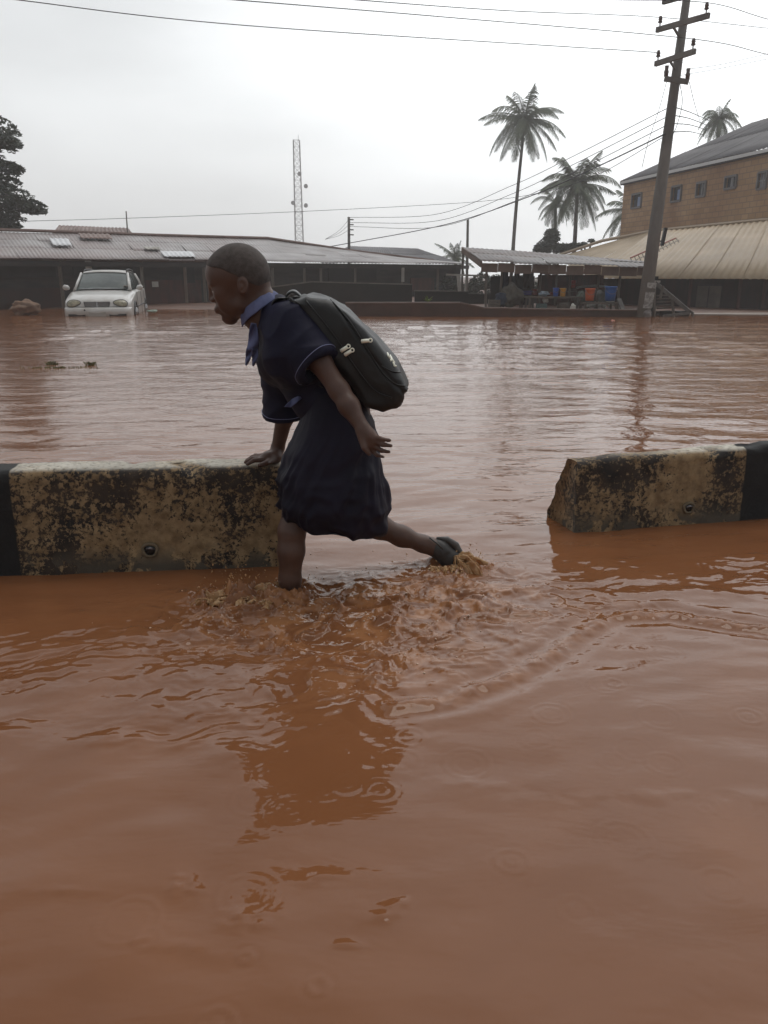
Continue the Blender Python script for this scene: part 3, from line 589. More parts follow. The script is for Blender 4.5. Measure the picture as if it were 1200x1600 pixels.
S.F[:] = np.minimum(np.maximum(A, B), 0) + np.sqrt(np.maximum(A, 0) ** 2 + np.maximum(B, 0) ** 2) - Rr
V, Q = S.mesh(); V = smooth_verts(V, Q, 4, 0.5); NN = vnormals(V, Q)
pax = np.array(P(610, 625, 2.5) - P(500, 470, 2.5)); pax /= np.linalg.norm(pax); pn = np.cross(pax, [0, 1, 0]); pn /= np.linalg.norm(pn); pn = pn if pn[0] > 0 else -pn
def pcoord(V): r = V - np.array(P(500, 470, 2.5)); return r @ pax, r @ pn
ua, un = pcoord(V); seam = 0
for s0, w_ in ((0.052, 0.006), (0.100, 0.006)): seam = seam - 0.005 * np.exp(-((un - s0 + 0.012 * np.sin(ua * 9)) / w_) ** 2) * (np.abs(NN @ pn) < 0.7)
sag = 0.016 * noise3(V * np.array([6, 6, 6.]) + 3) + 0.012 * (0.22 - np.abs(noise3(np.stack([ua * 7, un * 16, V[:, 1] * 7], 1) + 11))) + 0.004 * (0.2 - np.abs(noise3(np.stack([ua * 15, un * 26, V[:, 1] * 12], 1) + 19)))
V = V + NN * (seam + sag)[:, None]
pack = mesh_obj('backpack', V, Q, M_pack, None, True)
tag(pack, 'bulging black nylon school backpack with cream zip pulls on the wading child\'s back', 'backpack')
pb = BVHTree.FromPolygons([Vector(v) for v in V], Q.tolist()); cam_o = Vector((0, 0, CAMH))
def drape(px, py, bvh=pb, lift=0.002, fb=2.38):
    d = (P(px, py, 2) - cam_o).normalized(); h = bvh.ray_cast(cam_o, d, 6); return h[0] - d * lift if h[0] else P(px, py, fb)
def draped(pts, n=30): return [drape(*q) for q in spline(np.array(pts, float), n)]
for pts in ([(517, 468), (548, 505), (575, 548), (598, 583), (618, 600), (633, 603)], [(478, 470), (520, 522), (556, 575), (585, 610), (612, 622)]):
    MB().tube(draped(pts, 40), 0.0028, 6).build('zip', M_seam, pack, True)
MB().tube(draped([(596, 572), (612, 580), (628, 582)], 16), 0.0022, 6).build('seam', M_seam, pack, True)
def pull(a, b):
    va, vb = drape(*a, lift=0.007), drape(*b, lift=0.007); m = MB(); m.tube([va + (vb - va) * t for t in (0, 0.06, 0.5, 0.94, 1)], [0.002, 0.0058, 0.0058, 0.0054, 0.003], 8)
    e = (vb - va).normalized(); m.tube(ring(vb + e * 0.003, (0.2, -1, 0.1), 0.0052, 14), 0.0020, 6); q = m.build('zip_pull', M_pull, pack, True)
    MB().tube([va + e * 0.004 + Vector((0, -0.0052, 0)), va + e * 0.004 + Vector((0, -0.0042, 0))], 0.0022, 8).build('hole', M_seam, q)
pull((532, 549), (543, 542)); pull((538, 555), (549, 548)); pull((564, 533.5), (577, 532))
# pale emblem near the outer edge of the pack: a broken zigzag stroke
m = MB()
for st in ([(605.5, 551.5), (607, 557), (609.5, 559)], [(609.5, 555), (611.5, 560.5), (610, 564)], [(612, 560), (614.5, 565), (616.5, 566)], [(614, 566), (616.5, 571.5)], [(615.5, 571.5), (619, 572)]):
    m.tube(draped(st, 7), [0.0026, 0.0034, 0.0038, 0.0038, 0.0036, 0.0032, 0.0022], 6)
m.build('emblem', M_pull, pack, True)
# hand loop, straps, bottom tags
lp = spline(np.array([[*P(452, 474, 2.49)], [*P(450, 462, 2.48)], [*P(459, 456.5, 2.48)], [*P(468, 463, 2.48)], [*P(474, 473, 2.49)]]), 24)
rows = np.array([[p + np.array([0, s_ * 0.022, 0.002 * math.cos(s_ * 3)]) for s_ in np.linspace(-1, 1, 7)] for p in lp]); V, Q = loft(rows, False)
o = mesh_obj('carry_loop', V, Q, M_pack2, pack, True); md = o.modifiers.new('thick', 'SOLIDIFY'); md.thickness = 0.006
for (px, py) in ((634, 606), (622, 628)): MB().box(P(px, py, 2.40), (0.012, 0.02, 0.008), Matrix.Rotation(0.5, 3, 'Y')).build('webbing_tag', M_seam, pack)
for y_, dy_ in ((2.455, -0.02), (2.58, 0.02)):
    raw = [(486, 486), (470, 473), (452, 470), (437, 480), (432, 500), (445, 530), (470, 565), (505, 600)]; pts = []
    for px, py in raw:
        p = P(px, py, y_); c = P(468, 545, 2.52); pts.append(p)
    pts = spline(np.array([hug(Vector(p) + (Vector(p) - Vector(P(470, 540, y_))).normalized() * 0.02, P(470, 540, y_), 0.004) for p in pts]), 40)
    nb = len(pts); rows = []
    for i, p in enumerate(pts):
        rows.append([p + np.array([0, s_ * 0.024, 0]) for s_ in (-1, -0.5, 0, 0.5, 1)])
    V, Q = loft(np.array(rows), False); o = mesh_obj('shoulder_strap', V, Q, M_pack, pack, True); md = o.modifiers.new('thick', 'SOLIDIFY'); md.thickness = 0.004; md.offset = 0
# near-side binding between shirt and pack
MB().tube([drape(*q) for q in spline(np.array([(455, 466), (475, 490), (500, 520), (522, 552)], float), 24)], 0.002, 6).build('binding', M_pack2, pack, True)
# ------------------------------------------------------------------ concrete barriers
def paint_mat(name, edges, dark_first, noise_seed=0.0):
    """peeling cream paint over mouldy concrete; solid black stretches beyond the given object-space x edges"""
    m = bpy.data.materials.new(name); m.use_nodes = True; t = m.node_tree; b = t.nodes['Principled BSDF']; b.inputs['Roughness'].default_value = 0.75
    nn = t.nodes.new; lk = t.links.new; tcn = nn('ShaderNodeTexCoord'); mp = nn('ShaderNodeMapping'); mp.inputs['Location'].default_value = (noise_seed, 0, 0); lk(tcn.outputs['Object'], mp.inputs[0])
    def noise(s, d, dist=0.0, r=0.6):
        n = nn('ShaderNodeTexNoise'); n.inputs['Scale'].default_value = s; n.inputs['Detail'].default_value = d; n.inputs['Distortion'].default_value = dist; n.inputs['Roughness'].default_value = r; lk(mp.outputs[0], n.inputs['Vector']); return n.outputs['Fac']
    def ramp(src, a, c, c0, c1):
        r = nn('ShaderNodeValToRGB'); r.color_ramp.elements[0].position = a; r.color_ramp.elements[1].position = c; r.color_ramp.elements[0].color = (*c0, 1); r.color_ramp.elements[1].color = (*c1, 1); lk(src, r.inputs[0]); return r.outputs[0]
    def mixc(f, a, c):
        x = nn('ShaderNodeMix'); x.data_type = 'RGBA'; lk(f, x.inputs[0])
        for i, q in ((6, a), (7, c)):
            if isinstance(q, tuple): x.inputs[i].default_value = (*q, 1)
            else: lk(q, x.inputs[i])
        return x.outputs[2]
    def math_(op, a, c):
        x = nn('ShaderNodeMath'); x.operation = op
        for i, q in enumerate((a, c)):
            if isinstance(q, (int, float)): x.inputs[i].default_value = q
            else: lk(q, x.inputs[i])
        return x.outputs[0]
    mould = ramp(noise(9, 6), 0.38, 0.62, (0.010, 0.007, 0.006), (0.052, 0.034, 0.022))
    cream = ramp(noise(22, 6), 0.35, 0.68, (0.17, 0.105, 0.048), (0.38, 0.265, 0.14))
    # flaking: large patches broken up by fine flakes
    mk = math_('ADD', math_('MULTIPLY', noise(3.6, 3, 0.4), 0.80), math_('MULTIPLY', noise(62, 8, 0.2, 0.78), 1.05))
    flake = ramp(mk, 0.912, 0.922, (0, 0, 0), (1, 1, 1))
    # bare grey aggregate showing where both coats are gone near the foot
    sep = nn('ShaderNodeSeparateXYZ'); lk(tcn.outputs['Object'], sep.inputs[0])
    foot = nn('ShaderNodeMapRange'); foot.inputs[1].default_value = 0.10; foot.inputs[2].default_value = 0.02; lk(sep.outputs['Z'], foot.inputs[0])
    bare = math_('MULTIPLY', ramp(noise(7, 5, 0.5), 0.50, 0.53, (0, 0, 0), (1, 1, 1)), foot.outputs[0])
    col = mixc(flake, mould, cream); col = mixc(bare, col, (0.085, 0.070, 0.050))
    pale_top = ramp(noise(60, 5), 0.5, 0.68, (0.62, 0.58, 0.50), (0.24, 0.21, 0.16)); top = nn('ShaderNodeMapRange'); top.inputs[1].default_value = 0.0; top.inputs[2].default_value = 0.012
    lk(math_('SUBTRACT', sep.outputs['Z'], edges[2] - 0.010), top.inputs[0]); col = mixc(top.outputs[0], col, pale_top)  # paler towards the top edge
    black = ramp(noise(14, 5), 0.35, 0.75, (0.004, 0.004, 0.005), (0.012, 0.011, 0.011))
    bl = nn('ShaderNodeMapRange'); bl.inputs[1].default_value = edges[0]; bl.inputs[2].default_value = edges[0] + (0.006 if not dark_first else -0.006)
    lk(math_('ADD', sep.outputs['X'], math_('MULTIPLY', math_('SUBTRACT', noise(30, 4), 0.5), 0.012)), bl.inputs[0]); col = mixc(bl.outputs[0], col, black)
    lk(col, b.inputs['Base Color'])
    bp = nn('ShaderNodeBump'); bp.inputs['Strength'].default_value = 0.7; bp.inputs['Distance'].default_value = 0.004; lk(math_('ADD', mk, math_('MULTIPLY', flake, 0.35)), bp.inputs['Height']); lk(bp.outputs[0], b.inputs['Normal'])
    return m
def barrier(origin, direction, x0, x1, ztop0, ztop1, m, label, end_rough, taper):
    taper *= 0.5
    """origin: point of the near foot at water level; x runs along direction"""
    d = Vector(direction).normalized(); nx = Vector((-d.y, d.x, 0)); L_ = x1 - x0; n = int(L_ / 0.012); V = []; prof = []
    zt = 1.0
    def prof_at(u):
        h = ztop0 + (ztop1 - ztop0) * u
        p = [(-0.02, -0.35), (-0.005, -0.06), (0.0, 0.0), (0.004, h * 0.5), (0.010, h - 0.03), (0.016, h - 0.012), (0.028, h - 0.002), (0.05, h), (0.13 - taper, h), (0.152 - taper, h - 0.004), (0.165 - taper, h - 0.02), (0.205 - taper * .4, h * 0.5), (0.26, 0.02), (0.29, -0.35)]
        out = []; cnt = (5, 3, 15, 14, 2, 1, 2, 7, 2, 1, 14, 14, 6)
        for (a, c), (e, f), k in zip(p[:-1], p[1:], cnt):
            out += [(a + (e - a) * i / k, c + (f - c) * i / k) for i in range(k)]
        return out + [p[-1]]
    rows = []
    for i in range(n + 1):
        u = i / n; rows.append([(x0 + L_ * u, a, c) for a, c in prof_at(u)])
    A = np.array(rows); sh = A.shape; F_ = A.reshape(-1, 3); w = 0.006 * noise3(F_ * 5) + 0.003 * noise3(F_ * 22 + 7) + 0.0025 * noise3(F_ * 60)
    chip = np.clip(noise3(F_ * 9 + 50) - 0.18, 0, 1) * 0.05 * np.exp(-((F_[:, 2] - (ztop0 + (ztop1 - ztop0) * (F_[:, 0] - x0) / L_)) / 0.03) ** 2)
    F_[:, 1] += w; F_[:, 2] += w * 0.5 - chip * 0.5; F_[:, 1] += np.where(F_[:, 1] < 0.1, chip, -chip) * 0.7
    e0 = end_rough[0]; e1 = end_rough[1]
    for side_, amt in ((x0, e0), (x1, e1)):
        if amt: k = np.exp(-np.abs(F_[:, 0] - side_) / 0.05); F_[:, 0] += k * amt * ((noise3(F_ * 25 + 4) * 0.4) + noise3(np.stack([F_[:, 1] * 14, F_[:, 2] * 12, F_[:, 1] * 0 + side_], 1)))
    V, Q = loft(A.reshape(sh), False); nr_, nc = sh[:2]
    caps = []
    for side_ in (0, nr_ - 1):
        ids = [side_ * nc + k for k in range(nc)]; 
        for k in range(nc // 2 - 1): caps.append((ids[k], ids[k + 1], ids[nc - 2 - k], ids[nc - 1 - k]))
    Q = np.concatenate([Q, np.array(caps)])
    o = mesh_obj('concrete_barrier', V, Q, m, None, True); o.location = (origin[0], origin[1], 0); o.rotation_euler = (0, 0, math.atan2(d.y, d.x))
    bm_ = o.data; tag(o, label, 'barrier', 'painted concrete road barriers standing in the flood'); return o
A0, A1 = G(35, 899), G(430, 885); dL = (A1 - A0).normalized(); Lx = (A1 - A0).length
M_b1 = paint_mat('peeling_paint', (0.0, 0, 0.370), True); 
bar1 = barrier(A0, dL, -2.2, Lx + 0.055, 0.372, 0.368, M_b1, 'long concrete barrier with peeling cream paint and a round lifting hole, under the child\'s hand', (0, 0.03), 0)
B0, B1 = G(897, 833), G(1200, 811); dR = (B1 - B0).normalized(); Rx = (G(1153, 814) - B0).length
M_b2 = paint_mat('peeling_paint', (Rx, 0, 0.31), False, 4.7)
bar2 = barrier(B0, dR, 0, 3.0, 0.292, 0.40, M_b2, 'lower concrete barrier at the right with a broken tapering end and peeling paint', (0.014, 0), 0.1)
# lifting hole: flat disc painted as dark as the shade inside, concrete rim
def hole(o, x, z, r):
    m = MB(); m.tube([(x, 0.000, z), (x, -0.004, z)], [r * 1.0, r * 0.9], 20); q = m.build('hole_shade_disc', M_hole, None, True); q.parent = o
    m = MB(); m.tube([Vector((x + math.cos(a) * r * (1.1 + 0.1 * math.sin(3 * a)), -0.003, z + math.sin(a) * r * (1.15 + 0.12 * math.cos(2 * a)))) for a in np.linspace(0, 2 * math.pi, 25)], 0.006, 6, caps=False); q2 = m.build('rim', M_bareconc, None, True); q2.parent = o
    m = MB(); m.tube([(x - 0.012, -0.006, z + 0.006), (x + 0.002, -0.010, z + 0.010), (x + 0.013, -0.007, z + 0.006)], 0.004, 6); q3 = m.build('steel_loop', M_steel, None, True); q3.parent = o
M_hole = mat('painted_hole_shade', (0.006, 0.006, 0.006), 0.4); M_bareconc = mat('bare_concrete', (0.12, 0.09, 0.055), 0.85, (0.18, 0.14, 0.09), 30, bump=0.5, bscale=80, bdist=0.002)  # near-black disc colour stands in for shade in the recess
M_steel = mat('dull_steel', (0.22, 0.21, 0.22), 0.35, metal=0.7)
hx = (G(237, 893) - A0).length; hole(bar1, hx, 0.078, 0.022); hole(bar2, (G(1072, 820) - B0).length, 0.075, 0.020)

# ------------------------------------------------------------------ materials of the far bank
M_tin = mat('weathered_zinc_sheet', (0.24, 0.215, 0.215), 0.45, (0.37, 0.35, 0.35), 0.9, bump=0.25, bscale=5, bdist=0.02, col3=(0.25, 0.19, 0.18), scale3=0.25)
M_tin_new = mat('bright_zinc_sheet', (0.55, 0.56, 0.58), 0.35, (0.66, 0.67, 0.69), 2)
M_tin_rust = mat('rusted_zinc_sheet', (0.13, 0.075, 0.06), 0.6, (0.20, 0.13, 0.11), 1.2)
M_tan = mat('tan_roof_sheet', (0.33, 0.245, 0.15), 0.5, (0.41, 0.31, 0.20), 0.5, stretch=(1, 1, 1), col3=(0.28, 0.21, 0.135), scale3=0.3)
M_slate = mat('grey_roof_sheet', (0.085, 0.080, 0.088), 0.55, (0.12, 0.115, 0.125), 0.8)
M_dark = mat('dark_boards', (0.020, 0.018, 0.018), 0.8, (0.038, 0.032, 0.030), 1.5, stretch=(1, 1, 4))  # near-black boards, tone varied by noise
M_maroon = mat('maroon_boards', (0.085, 0.028, 0.022), 0.8, (0.045, 0.022, 0.018), 1.5, stretch=(4, 4, 1))
M_block = mat('black_mouldy_block', (0.016, 0.015, 0.014), 0.9, (0.034, 0.028, 0.024), 1.2, lo=0.3, hi=0.8)
M_mudwall = mat('mud_stained_block', (0.11, 0.050, 0.032), 0.9, (0.055, 0.032, 0.024), 0.9, col3=(0.075, 0.042, 0.03), scale3=2)
M_pale = mat('pale_cement', (0.30, 0.28, 0.25), 0.8, (0.42, 0.40, 0.37), 3)
M_wood = mat('grey_timber', (0.09, 0.075, 0.06), 0.85, (0.14, 0.12, 0.10), 4, stretch=(1, 1, 0.3))
M_brownboard = mat('brown_fascia_board', (0.125, 0.085, 0.065), 0.85, (0.17, 0.12, 0.095), 2)
M_black = mat('interior_shade_black', (0.010, 0.010, 0.011), 0.9, (0.018, 0.017, 0.018), 2)  # near-black colour stands in for interior shade
M_brick = None
def noisy(o, amp, s):
    me = o.data; c = np.empty(len(me.vertices) * 3, np.float32); me.vertices.foreach_get('co', c); V = c.reshape(-1, 3).astype(float)
    V[:, 2] += amp * noise3(V * s); me.vertices.foreach_set('co', V.astype(np.float32).ravel()); me.update(); return o
def sheets(name, e0, e1, r0, r1, m, rows_n=3, pitch=0.16, amp=0.018, parent=None, seed=0, th=0.02, wave=0.02, skips=(), gap=0.015):
    """corrugated sheets between the eave line e0-e1 and ridge line r0-r1, laid in overlapping courses"""
    e0, e1, r0, r1 = map(Vector, (e0, e1, r0, r1)); r = random.Random(seed); mb_v = []; mb_f = []
    Ltot = (e1 - e0).length; nsheet = max(1, int(Ltot / 0.9)); up = (e1 - e0).cross(r0 - e0).normalized(); up = up if up.z > 0 else -up
    for c in range(rows_n):
        for s_ in range(nsheet):
            if (c, s_) in skips: continue
            a, b = s_ / nsheet, (s_ + 1) / nsheet; v0 = max(0, c / rows_n - gap), ; v1 = min(1, (c + 1) / rows_n + 0.02); v0 = v0[0] + (r.uniform(-0.01, 0.01) if c else r.uniform(-0.006, 0.004))
            lift = 0.02 * (rows_n - c) + r.uniform(0, 0.012); tilt = r.uniform(-wave, wave); k = max(4, int((b - a) * Ltot / pitch * 6)); base_i = len(mb_v); ns = 3
            for j in range(ns + 1):
                v = v0 + (v1 - v0) * j / ns
                for i in range(k + 1):
                    u = a + (b - a) * i / k; lo_ = e0.lerp(e1, u); hi_ = r0.lerp(r1, u); p = lo_.lerp(hi_, v)
                    ph_ = u * Ltot / pitch * 2 * math.pi; sagz = 0.03 * mnoise.noise(Vector((u * Ltot * 0.3, v * 2, seed)))
                    mb_v.append(p + up * (lift + amp * math.sin(ph_) + tilt * (1 - j / ns)) + Vector((0, 0, sagz)))
            for j in range(ns):
                for i in range(k): q = base_i + j * (k + 1) + i; mb_f.append((q, q + 1, q + k + 2, q + k + 1))
    o = mesh_obj(name, mb_v, mb_f, m, parent, True); md = o.modifiers.new('thick', 'SOLIDIFY'); md.thickness = 0.006; return o
def wall_quad(mb, a, b, z0, z1, th):
    """upright wall between ground points a and b"""
    a, b = Vector(a), Vector(b); d = (b - a); n = Vector((-d.y, d.x, 0)).normalized() * th
    vs = []
    for z in (z0, z1):
        for p in (a, b, b + n, a + n): vs.append((p.x, p.y, z))
    mb.add(vs, [(3, 2, 1, 0), (4, 5, 6, 7), (0, 1, 5, 4), (1, 2, 6, 5), (2, 3, 7, 6), (3, 0, 4, 7)]); return mb
def atz(px, py, Y, z): v = P(px, py, Y); return Vector((v.x, Y, z))

# ------------------------------------------------------------------ long market building on the left
EZ = 1.43
eL, eR = atz(-260, 400, 22.5, EZ), atz(737, 415, 36.0, EZ)
back = Vector((-(eR - eL).y, (eR - eL).x, 0)).normalized()
mk = empty('market_building', eL + back * 3, 'long low block of market shops under a patched corrugated zinc roof, behind the white car', 'building')
RZ = 2.42
def on_eave(px, off=0.0, z=EZ):
    """point of the eave line seen at photo column px, moved back by off"""
    d = eR - eL; k = (px - 600) / FPX
    # solve for t so that x / depth = k (depth along the optical axis ~ Y cosT + (1 - z) sinT)
    lo_, hi_ = -0.5, 1.5
    for _ in range(50):
        t_ = (lo_ + hi_) / 2; p = eL + d * t_; q = p.x / (p.y * cT + (CAMH - z) * sT)
        if q < k: lo_ = t_
        else: hi_ = t_
    p = eL + d * t_ + back * off; p.z = z; return p
rR = on_eave(500, 4.2, RZ + 0.0); rL = eL + back * 4.2; rL.z = RZ
bright = {}
rf = sheets('roof', eL, on_eave(455), rL, rR, M_tin, 3, 0.12, 0.010, parent=mk, seed=3, wave=0.03)
e5 = on_eave(455)
# hipped end: from ridge end down to the right eave corner
sheets('roof', e5, eR, rR, eR + back * 2.6 + Vector((0, 0, 0.15)), M_tin, 3, 0.12, 0.010, parent=mk, seed=8)
rd = MB(); rd.tube([rL + Vector((0, 0, 0.07)), rL.lerp(rR, 0.4) + Vector((0, 0, 0.085)), rL.lerp(rR, 0.7) + Vector((0, 0, 0.06)), rR + Vector((0, 0, 0.07)), rR.lerp(eR + back * 2.6, 0.5) + Vector((0, 0, 0.10)), eR + back * 2.6 + Vector((0, 0, 0.22))], 0.06, 6); rd.build('ridge_cap', M_tin_rust, mk)
# back slope
mb = MB(); rb = rR + back * 4.5; rb.z = EZ; lb = rL + back * 4.5; lb.z = EZ; mb.add([rL, rR, rb, lb], [(0, 1, 2, 3)]); mb.build('back_slope', M_tin_rust, mk)
def patch(pxa, pxb, va, vb, m, lift=0.12):
    a0, a1 = on_eave(pxa), on_eave(pxb); L0 = (a0 - eL).length / (on_eave(455) - eL).length; L1 = (a1 - eL).length / (on_eave(455) - eL).length
    def q(u, v): return (eL.lerp(on_eave(455), u)).lerp(rL.lerp(rR, u), v) + Vector((0, 0, lift))
    o = sheets('roof_sheet', q(L0, va), q(L1, va), q(L0 + 0.002, vb), q(L1 + 0.003, vb), m, 1, parent=mk, seed=5, amp=0.012); return o
patch(96, 126, 0.36, 0.64, M_tin_new); patch(258, 307, 0.02, 0.24, M_tin_new); patch(238, 262, 0.28, 0.40, M_pale); patch(-40, 12, 0.62, 0.98, M_tin_rust); patch(150, 200, 0.68, 0.9, M_tin_rust, 0.10)
# dark front: boards, painted opening shade, posts
f0, f1 = eL + back * 0.7, eR + back * 0.7
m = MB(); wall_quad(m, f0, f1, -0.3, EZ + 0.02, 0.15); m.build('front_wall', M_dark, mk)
m = MB(); wall_quad(m, f1, f1 + back * 5, -0.3, EZ, 0.15); m.build('side_wall', M_dark, mk)
def panel(name, pxa, pxb, z0, z1, mtl, off=0.62, th=0.05):
    a, b = on_eave(pxa, off), on_eave(pxb, off); q = MB(); wall_quad(q, a, b, z0, z1, th); return q.build(name, mtl, mk)
panel('red_panel', 226, 322, 0.0, 0.85, M_maroon, 0.55); panel('red_panel', -60, 96, -0.1, 0.62, mat('dark_red_boards', (0.050, 0.022, 0.017), 0.85, (0.028, 0.018, 0.016), 1), 0.55)
panel('red_panel', 520, 600, 0.3, 0.72, M_maroon, 0.55); panel('red_panel', 655, 692, 0.35, 0.9, M_maroon, 0.55)
for pxa, pxb, z0, z1 in ((2, 92, 0.95, 1.38), (298, 312, 0.75, 1.35), (345, 400, 0.7, 1.38), (525, 600, 0.8, 1.3), (120, 215, 0.95, 1.35)): panel('opening_shade', pxa, pxb, z0, z1, M_black, 0.52)  # flat black panels stand in for shade inside the openings
for px in (-40, 95, 224, 292, 322, 410, 430, 480, 506, 560, 634, 690):
    a = on_eave(px, 0.25); q = MB(); q.bar((a.x, a.y, -0.3), (a.x + 0.01, a.y, EZ), 0.09); q.build('post', M_wood if px != 292 else M_brownboard, mk)
m = MB(); m.bar(on_eave(-200, 0.1, EZ - 0.09), on_eave(735, 0.1, EZ - 0.09), 0.04, 0.14); m.build('eave_beam', M_dark, mk)
panel('notice', 137, 147, 1.18, 1.46, M_pale, 0.30, 0.02); panel('notice', 242, 252, 0.62, 0.80, M_pale, 0.42, 0.02)
m = MB(); a = on_eave(632, 0.1); m.bar((a.x, a.y, 0.75), (a.x, a.y, 1.30), 0.12); m.build('painted_pillar', M_pale, mk)
# rust-brown roof and grey roof behind
bk = empty('shop_roof_block', atz(140, 400, 38, 0), 'low building showing only its rust brown roof ridge behind the zinc roof', 'building')
a, b = P(78, 372, 37), P(213, 372, 38.5); c, d = P(92, 353, 39.5), P(200, 357, 41)
sheets('roof', a, b, c, d, M_tin_rust, 1, 0.2, parent=bk, seed=2); m = MB(); wall_quad(m, (a.x, a.y + 0.3, 0), (b.x, b.y + 0.3, 0), 0, min(a.z, b.z), 3); m.build('wall', M_dark, bk)
bk = empty('shed_building', atz(600, 400, 46, 0), 'grey zinc roofed shed behind the right end of the long market block', 'building')
a, b = P(500, 412, 44), P(720, 413, 47); c, d = P(545, 385, 48), P(652, 389, 50)
sheets('roof', a, b, c, d, M_slate, 2, 0.2, parent=bk, seed=2); m = MB(); wall_quad(m, (a.x + .5, a.y + 0.6, 0), (b.x - .5, b.y + 0.6, 0), 0, min(a.z, b.z), 3); m.build('wall', M_dark, bk)

# ------------------------------------------------------------------ walls at the edge of the flood
def top_wall(name, pts, mtl, th, label, cap=None, z0=-0.3):
    """pts: (px, py_of_top, Y)"""
    o = empty(name, atz(pts[0][0], pts[0][1], pts[0][2], 0), label, 'wall'); m = MB(); cp = MB()
    for p, q in zip(pts[:-1], pts[1:]):
        a, b = P(*p), P(*q); vs = [(a.x, a.y, z0), (b.x, b.y, z0), (b.x, b.y + th, z0), (a.x, a.y + th, z0), (a.x, a.y, a.z), (b.x, b.y, b.z), (b.x, b.y + th, b.z), (a.x, a.y + th, a.z)]
        m.add(vs, [(3, 2, 1, 0), (4, 5, 6, 7), (0, 1, 5, 4), (1, 2, 6, 5), (2, 3, 7, 6), (3, 0, 4, 7)])
        cp.bar(a + Vector((0, th / 2, 0.012)), b + Vector((0, th / 2, 0.012)), th + 0.02, 0.03)
    w = m.build('wall_face', mtl, o)
    if cap: cp.build('coping', cap, o)
    return o
top_wall('flood_wall', [(540, 474, 20.9), (600, 474, 20.8), (720, 474, 20.6), (757, 482, 20.6), (840, 484, 20.6), (1012, 486, 20.5)], M_mudwall, 0.25, 'low mud stained block wall along the water edge in front of the market', mat('wet_coping', (0.11, 0.065, 0.048), 0.7, (0.16, 0.10, 0.08), 2))
m_dk = mat('dull_coping', (0.10, 0.09, 0.075), 0.8, (0.15, 0.135, 0.115), 3)
top_wall('parapet_wall', [(402, 452, 24.0), (487, 441, 24.2), (560, 443, 24.4), (644, 445, 24.6)], M_block, 0.2, 'blackened parapet wall with a pale top edge, behind the child\'s backpack', m_dk)
top_wall('parapet_wall', [(648, 455, 25.0), (732, 456, 25.2)], M_block, 0.2, 'short blackened parapet wall right of the white pillar, lower than its neighbour', m_dk)
top_wall('yard_wall', [(728, 459, 27.0), (905, 462, 27.5)], M_block, 0.2, 'dark yard wall behind the row of buckets', None)
m = MB(); m.bar(P(697, 429, 24), P(757, 431, 24), 0.035, 0.05); m.bar(P(716, 431, 24), P(718, 455, 24), 0.09); m.bar(P(729, 432, 24), P(727, 455, 24), 0.14, 0.05)
tag(m.build('washing_frame', M_pale), 'white painted post frame in the gap between the market block and the open shed', 'frame')
# weeds on the wall
def weed(px, py, Y, s, label, n=26, seed=0):
    r = random.Random(seed); m = MB(); b = P(px, py, Y)
    for i in range(n):
        a = r.uniform(0, 6.28); l = s * r.uniform(0.5, 1); tip = b + Vector((math.cos(a) * l * 0.8, math.sin(a) * l * 0.6, l * r.uniform(0.3, 1))); w = Vector((-math.sin(a), math.cos(a), 0)) * l * 0.13
        mid = b.lerp(tip, 0.6) + Vector((0, 0, l * 0.1)); m.add([b - w * .2, b + w * .2, mid + w, tip, mid - w], [(0, 1, 2, 3, 4)])
    return tag(m.build('weed_plant', M_weed), label, 'plant')
M_weed = mat('fresh_green_leaf', (0.10, 0.17, 0.035), 0.6, (0.14, 0.22, 0.05), 8)
weed(669, 472, 20.7, 0.19, 'small bright green weed growing on the mud stained wall', seed=4)

# ------------------------------------------------------------------ open market shed
ms = empty('open_shed', atz(870, 480, 23.5, 0), 'open market shed with a sagging zinc sheet roof on thin posts, over the buckets', 'shed')
a, b = P(752, 411, 22.6), P(1022, 420, 21.6); c, d = P(722, 387, 26.0), P(1004, 409, 25.5)
sheets('roof', a, b, c, d, mat('dull_zinc_sheet', (0.14, 0.13, 0.13), 0.6, (0.25, 0.24, 0.24), 1.1, col3=(0.15, 0.11, 0.10), scale3=0.5), 2, 0.12, 0.008, parent=ms, seed=12, wave=0.03)
m = MB(); fa, fb = P(752, 418, 22.7), P(1024, 425, 21.7)
n = 10
for i in range(n):
    p, q = fa.lerp(fb, i / n), fa.lerp(fb, (i + 0.985) / n); zz = 0.02 * math.sin(i * 2.3); m.bar(p + Vector((0, 0, zz)), q + Vector((0, 0, zz * 0.6)), 0.03, 0.235)
m.build('fascia_board', M_brownboard, ms)
m = MB(); p0, p1 = P(752, 413, 22.75), P(722, 390, 26.0); m.bar(p0, p1, 0.05, 0.16); m.build('gable_board', M_brownboard, ms)
for px, Y_, top in ((761, 22.8, 415), (724, 26, 392), (785, 22.9, 415), (846, 22.8, 420), (893, 22.7, 420), (937, 22.5, 422), (970, 22.4, 424), (1021, 22.0, 425), (872, 25.6, 410), (800, 25.8, 400)):
    t_ = P(px, top, Y_); q = MB(); q.tube([(t_.x + 0.02 * math.sin(px), t_.y, -0.1), (t_.x - 0.015, t_.y, t_.z * 0.5), t_], 0.035, 7); q.build('post', M_wood, ms)
m = MB()
for x0, x1 in ((844, 885), (894, 937)): m.bar(P(x0, 426.5, 24.5), P(x1, 426.5, 24.5), 0.06, 0.08)
m.build('red_beam', mat('faded_pink_beam', (0.36, 0.20, 0.19), 0.7), ms)
m = MB(); wall_quad(m, P(838, 480, 26), P(940, 480, 25.6), 0.0, 1.02, 0.06); m.build('back_screen', M_maroon, ms)
m = MB(); wall_quad(m, P(765, 480, 26.2), P(833, 480, 26.0), 0.0, 0.98, 0.06); m.build('back_screen', M_black, ms)  # shade of the shed interior put into this screen's black colour
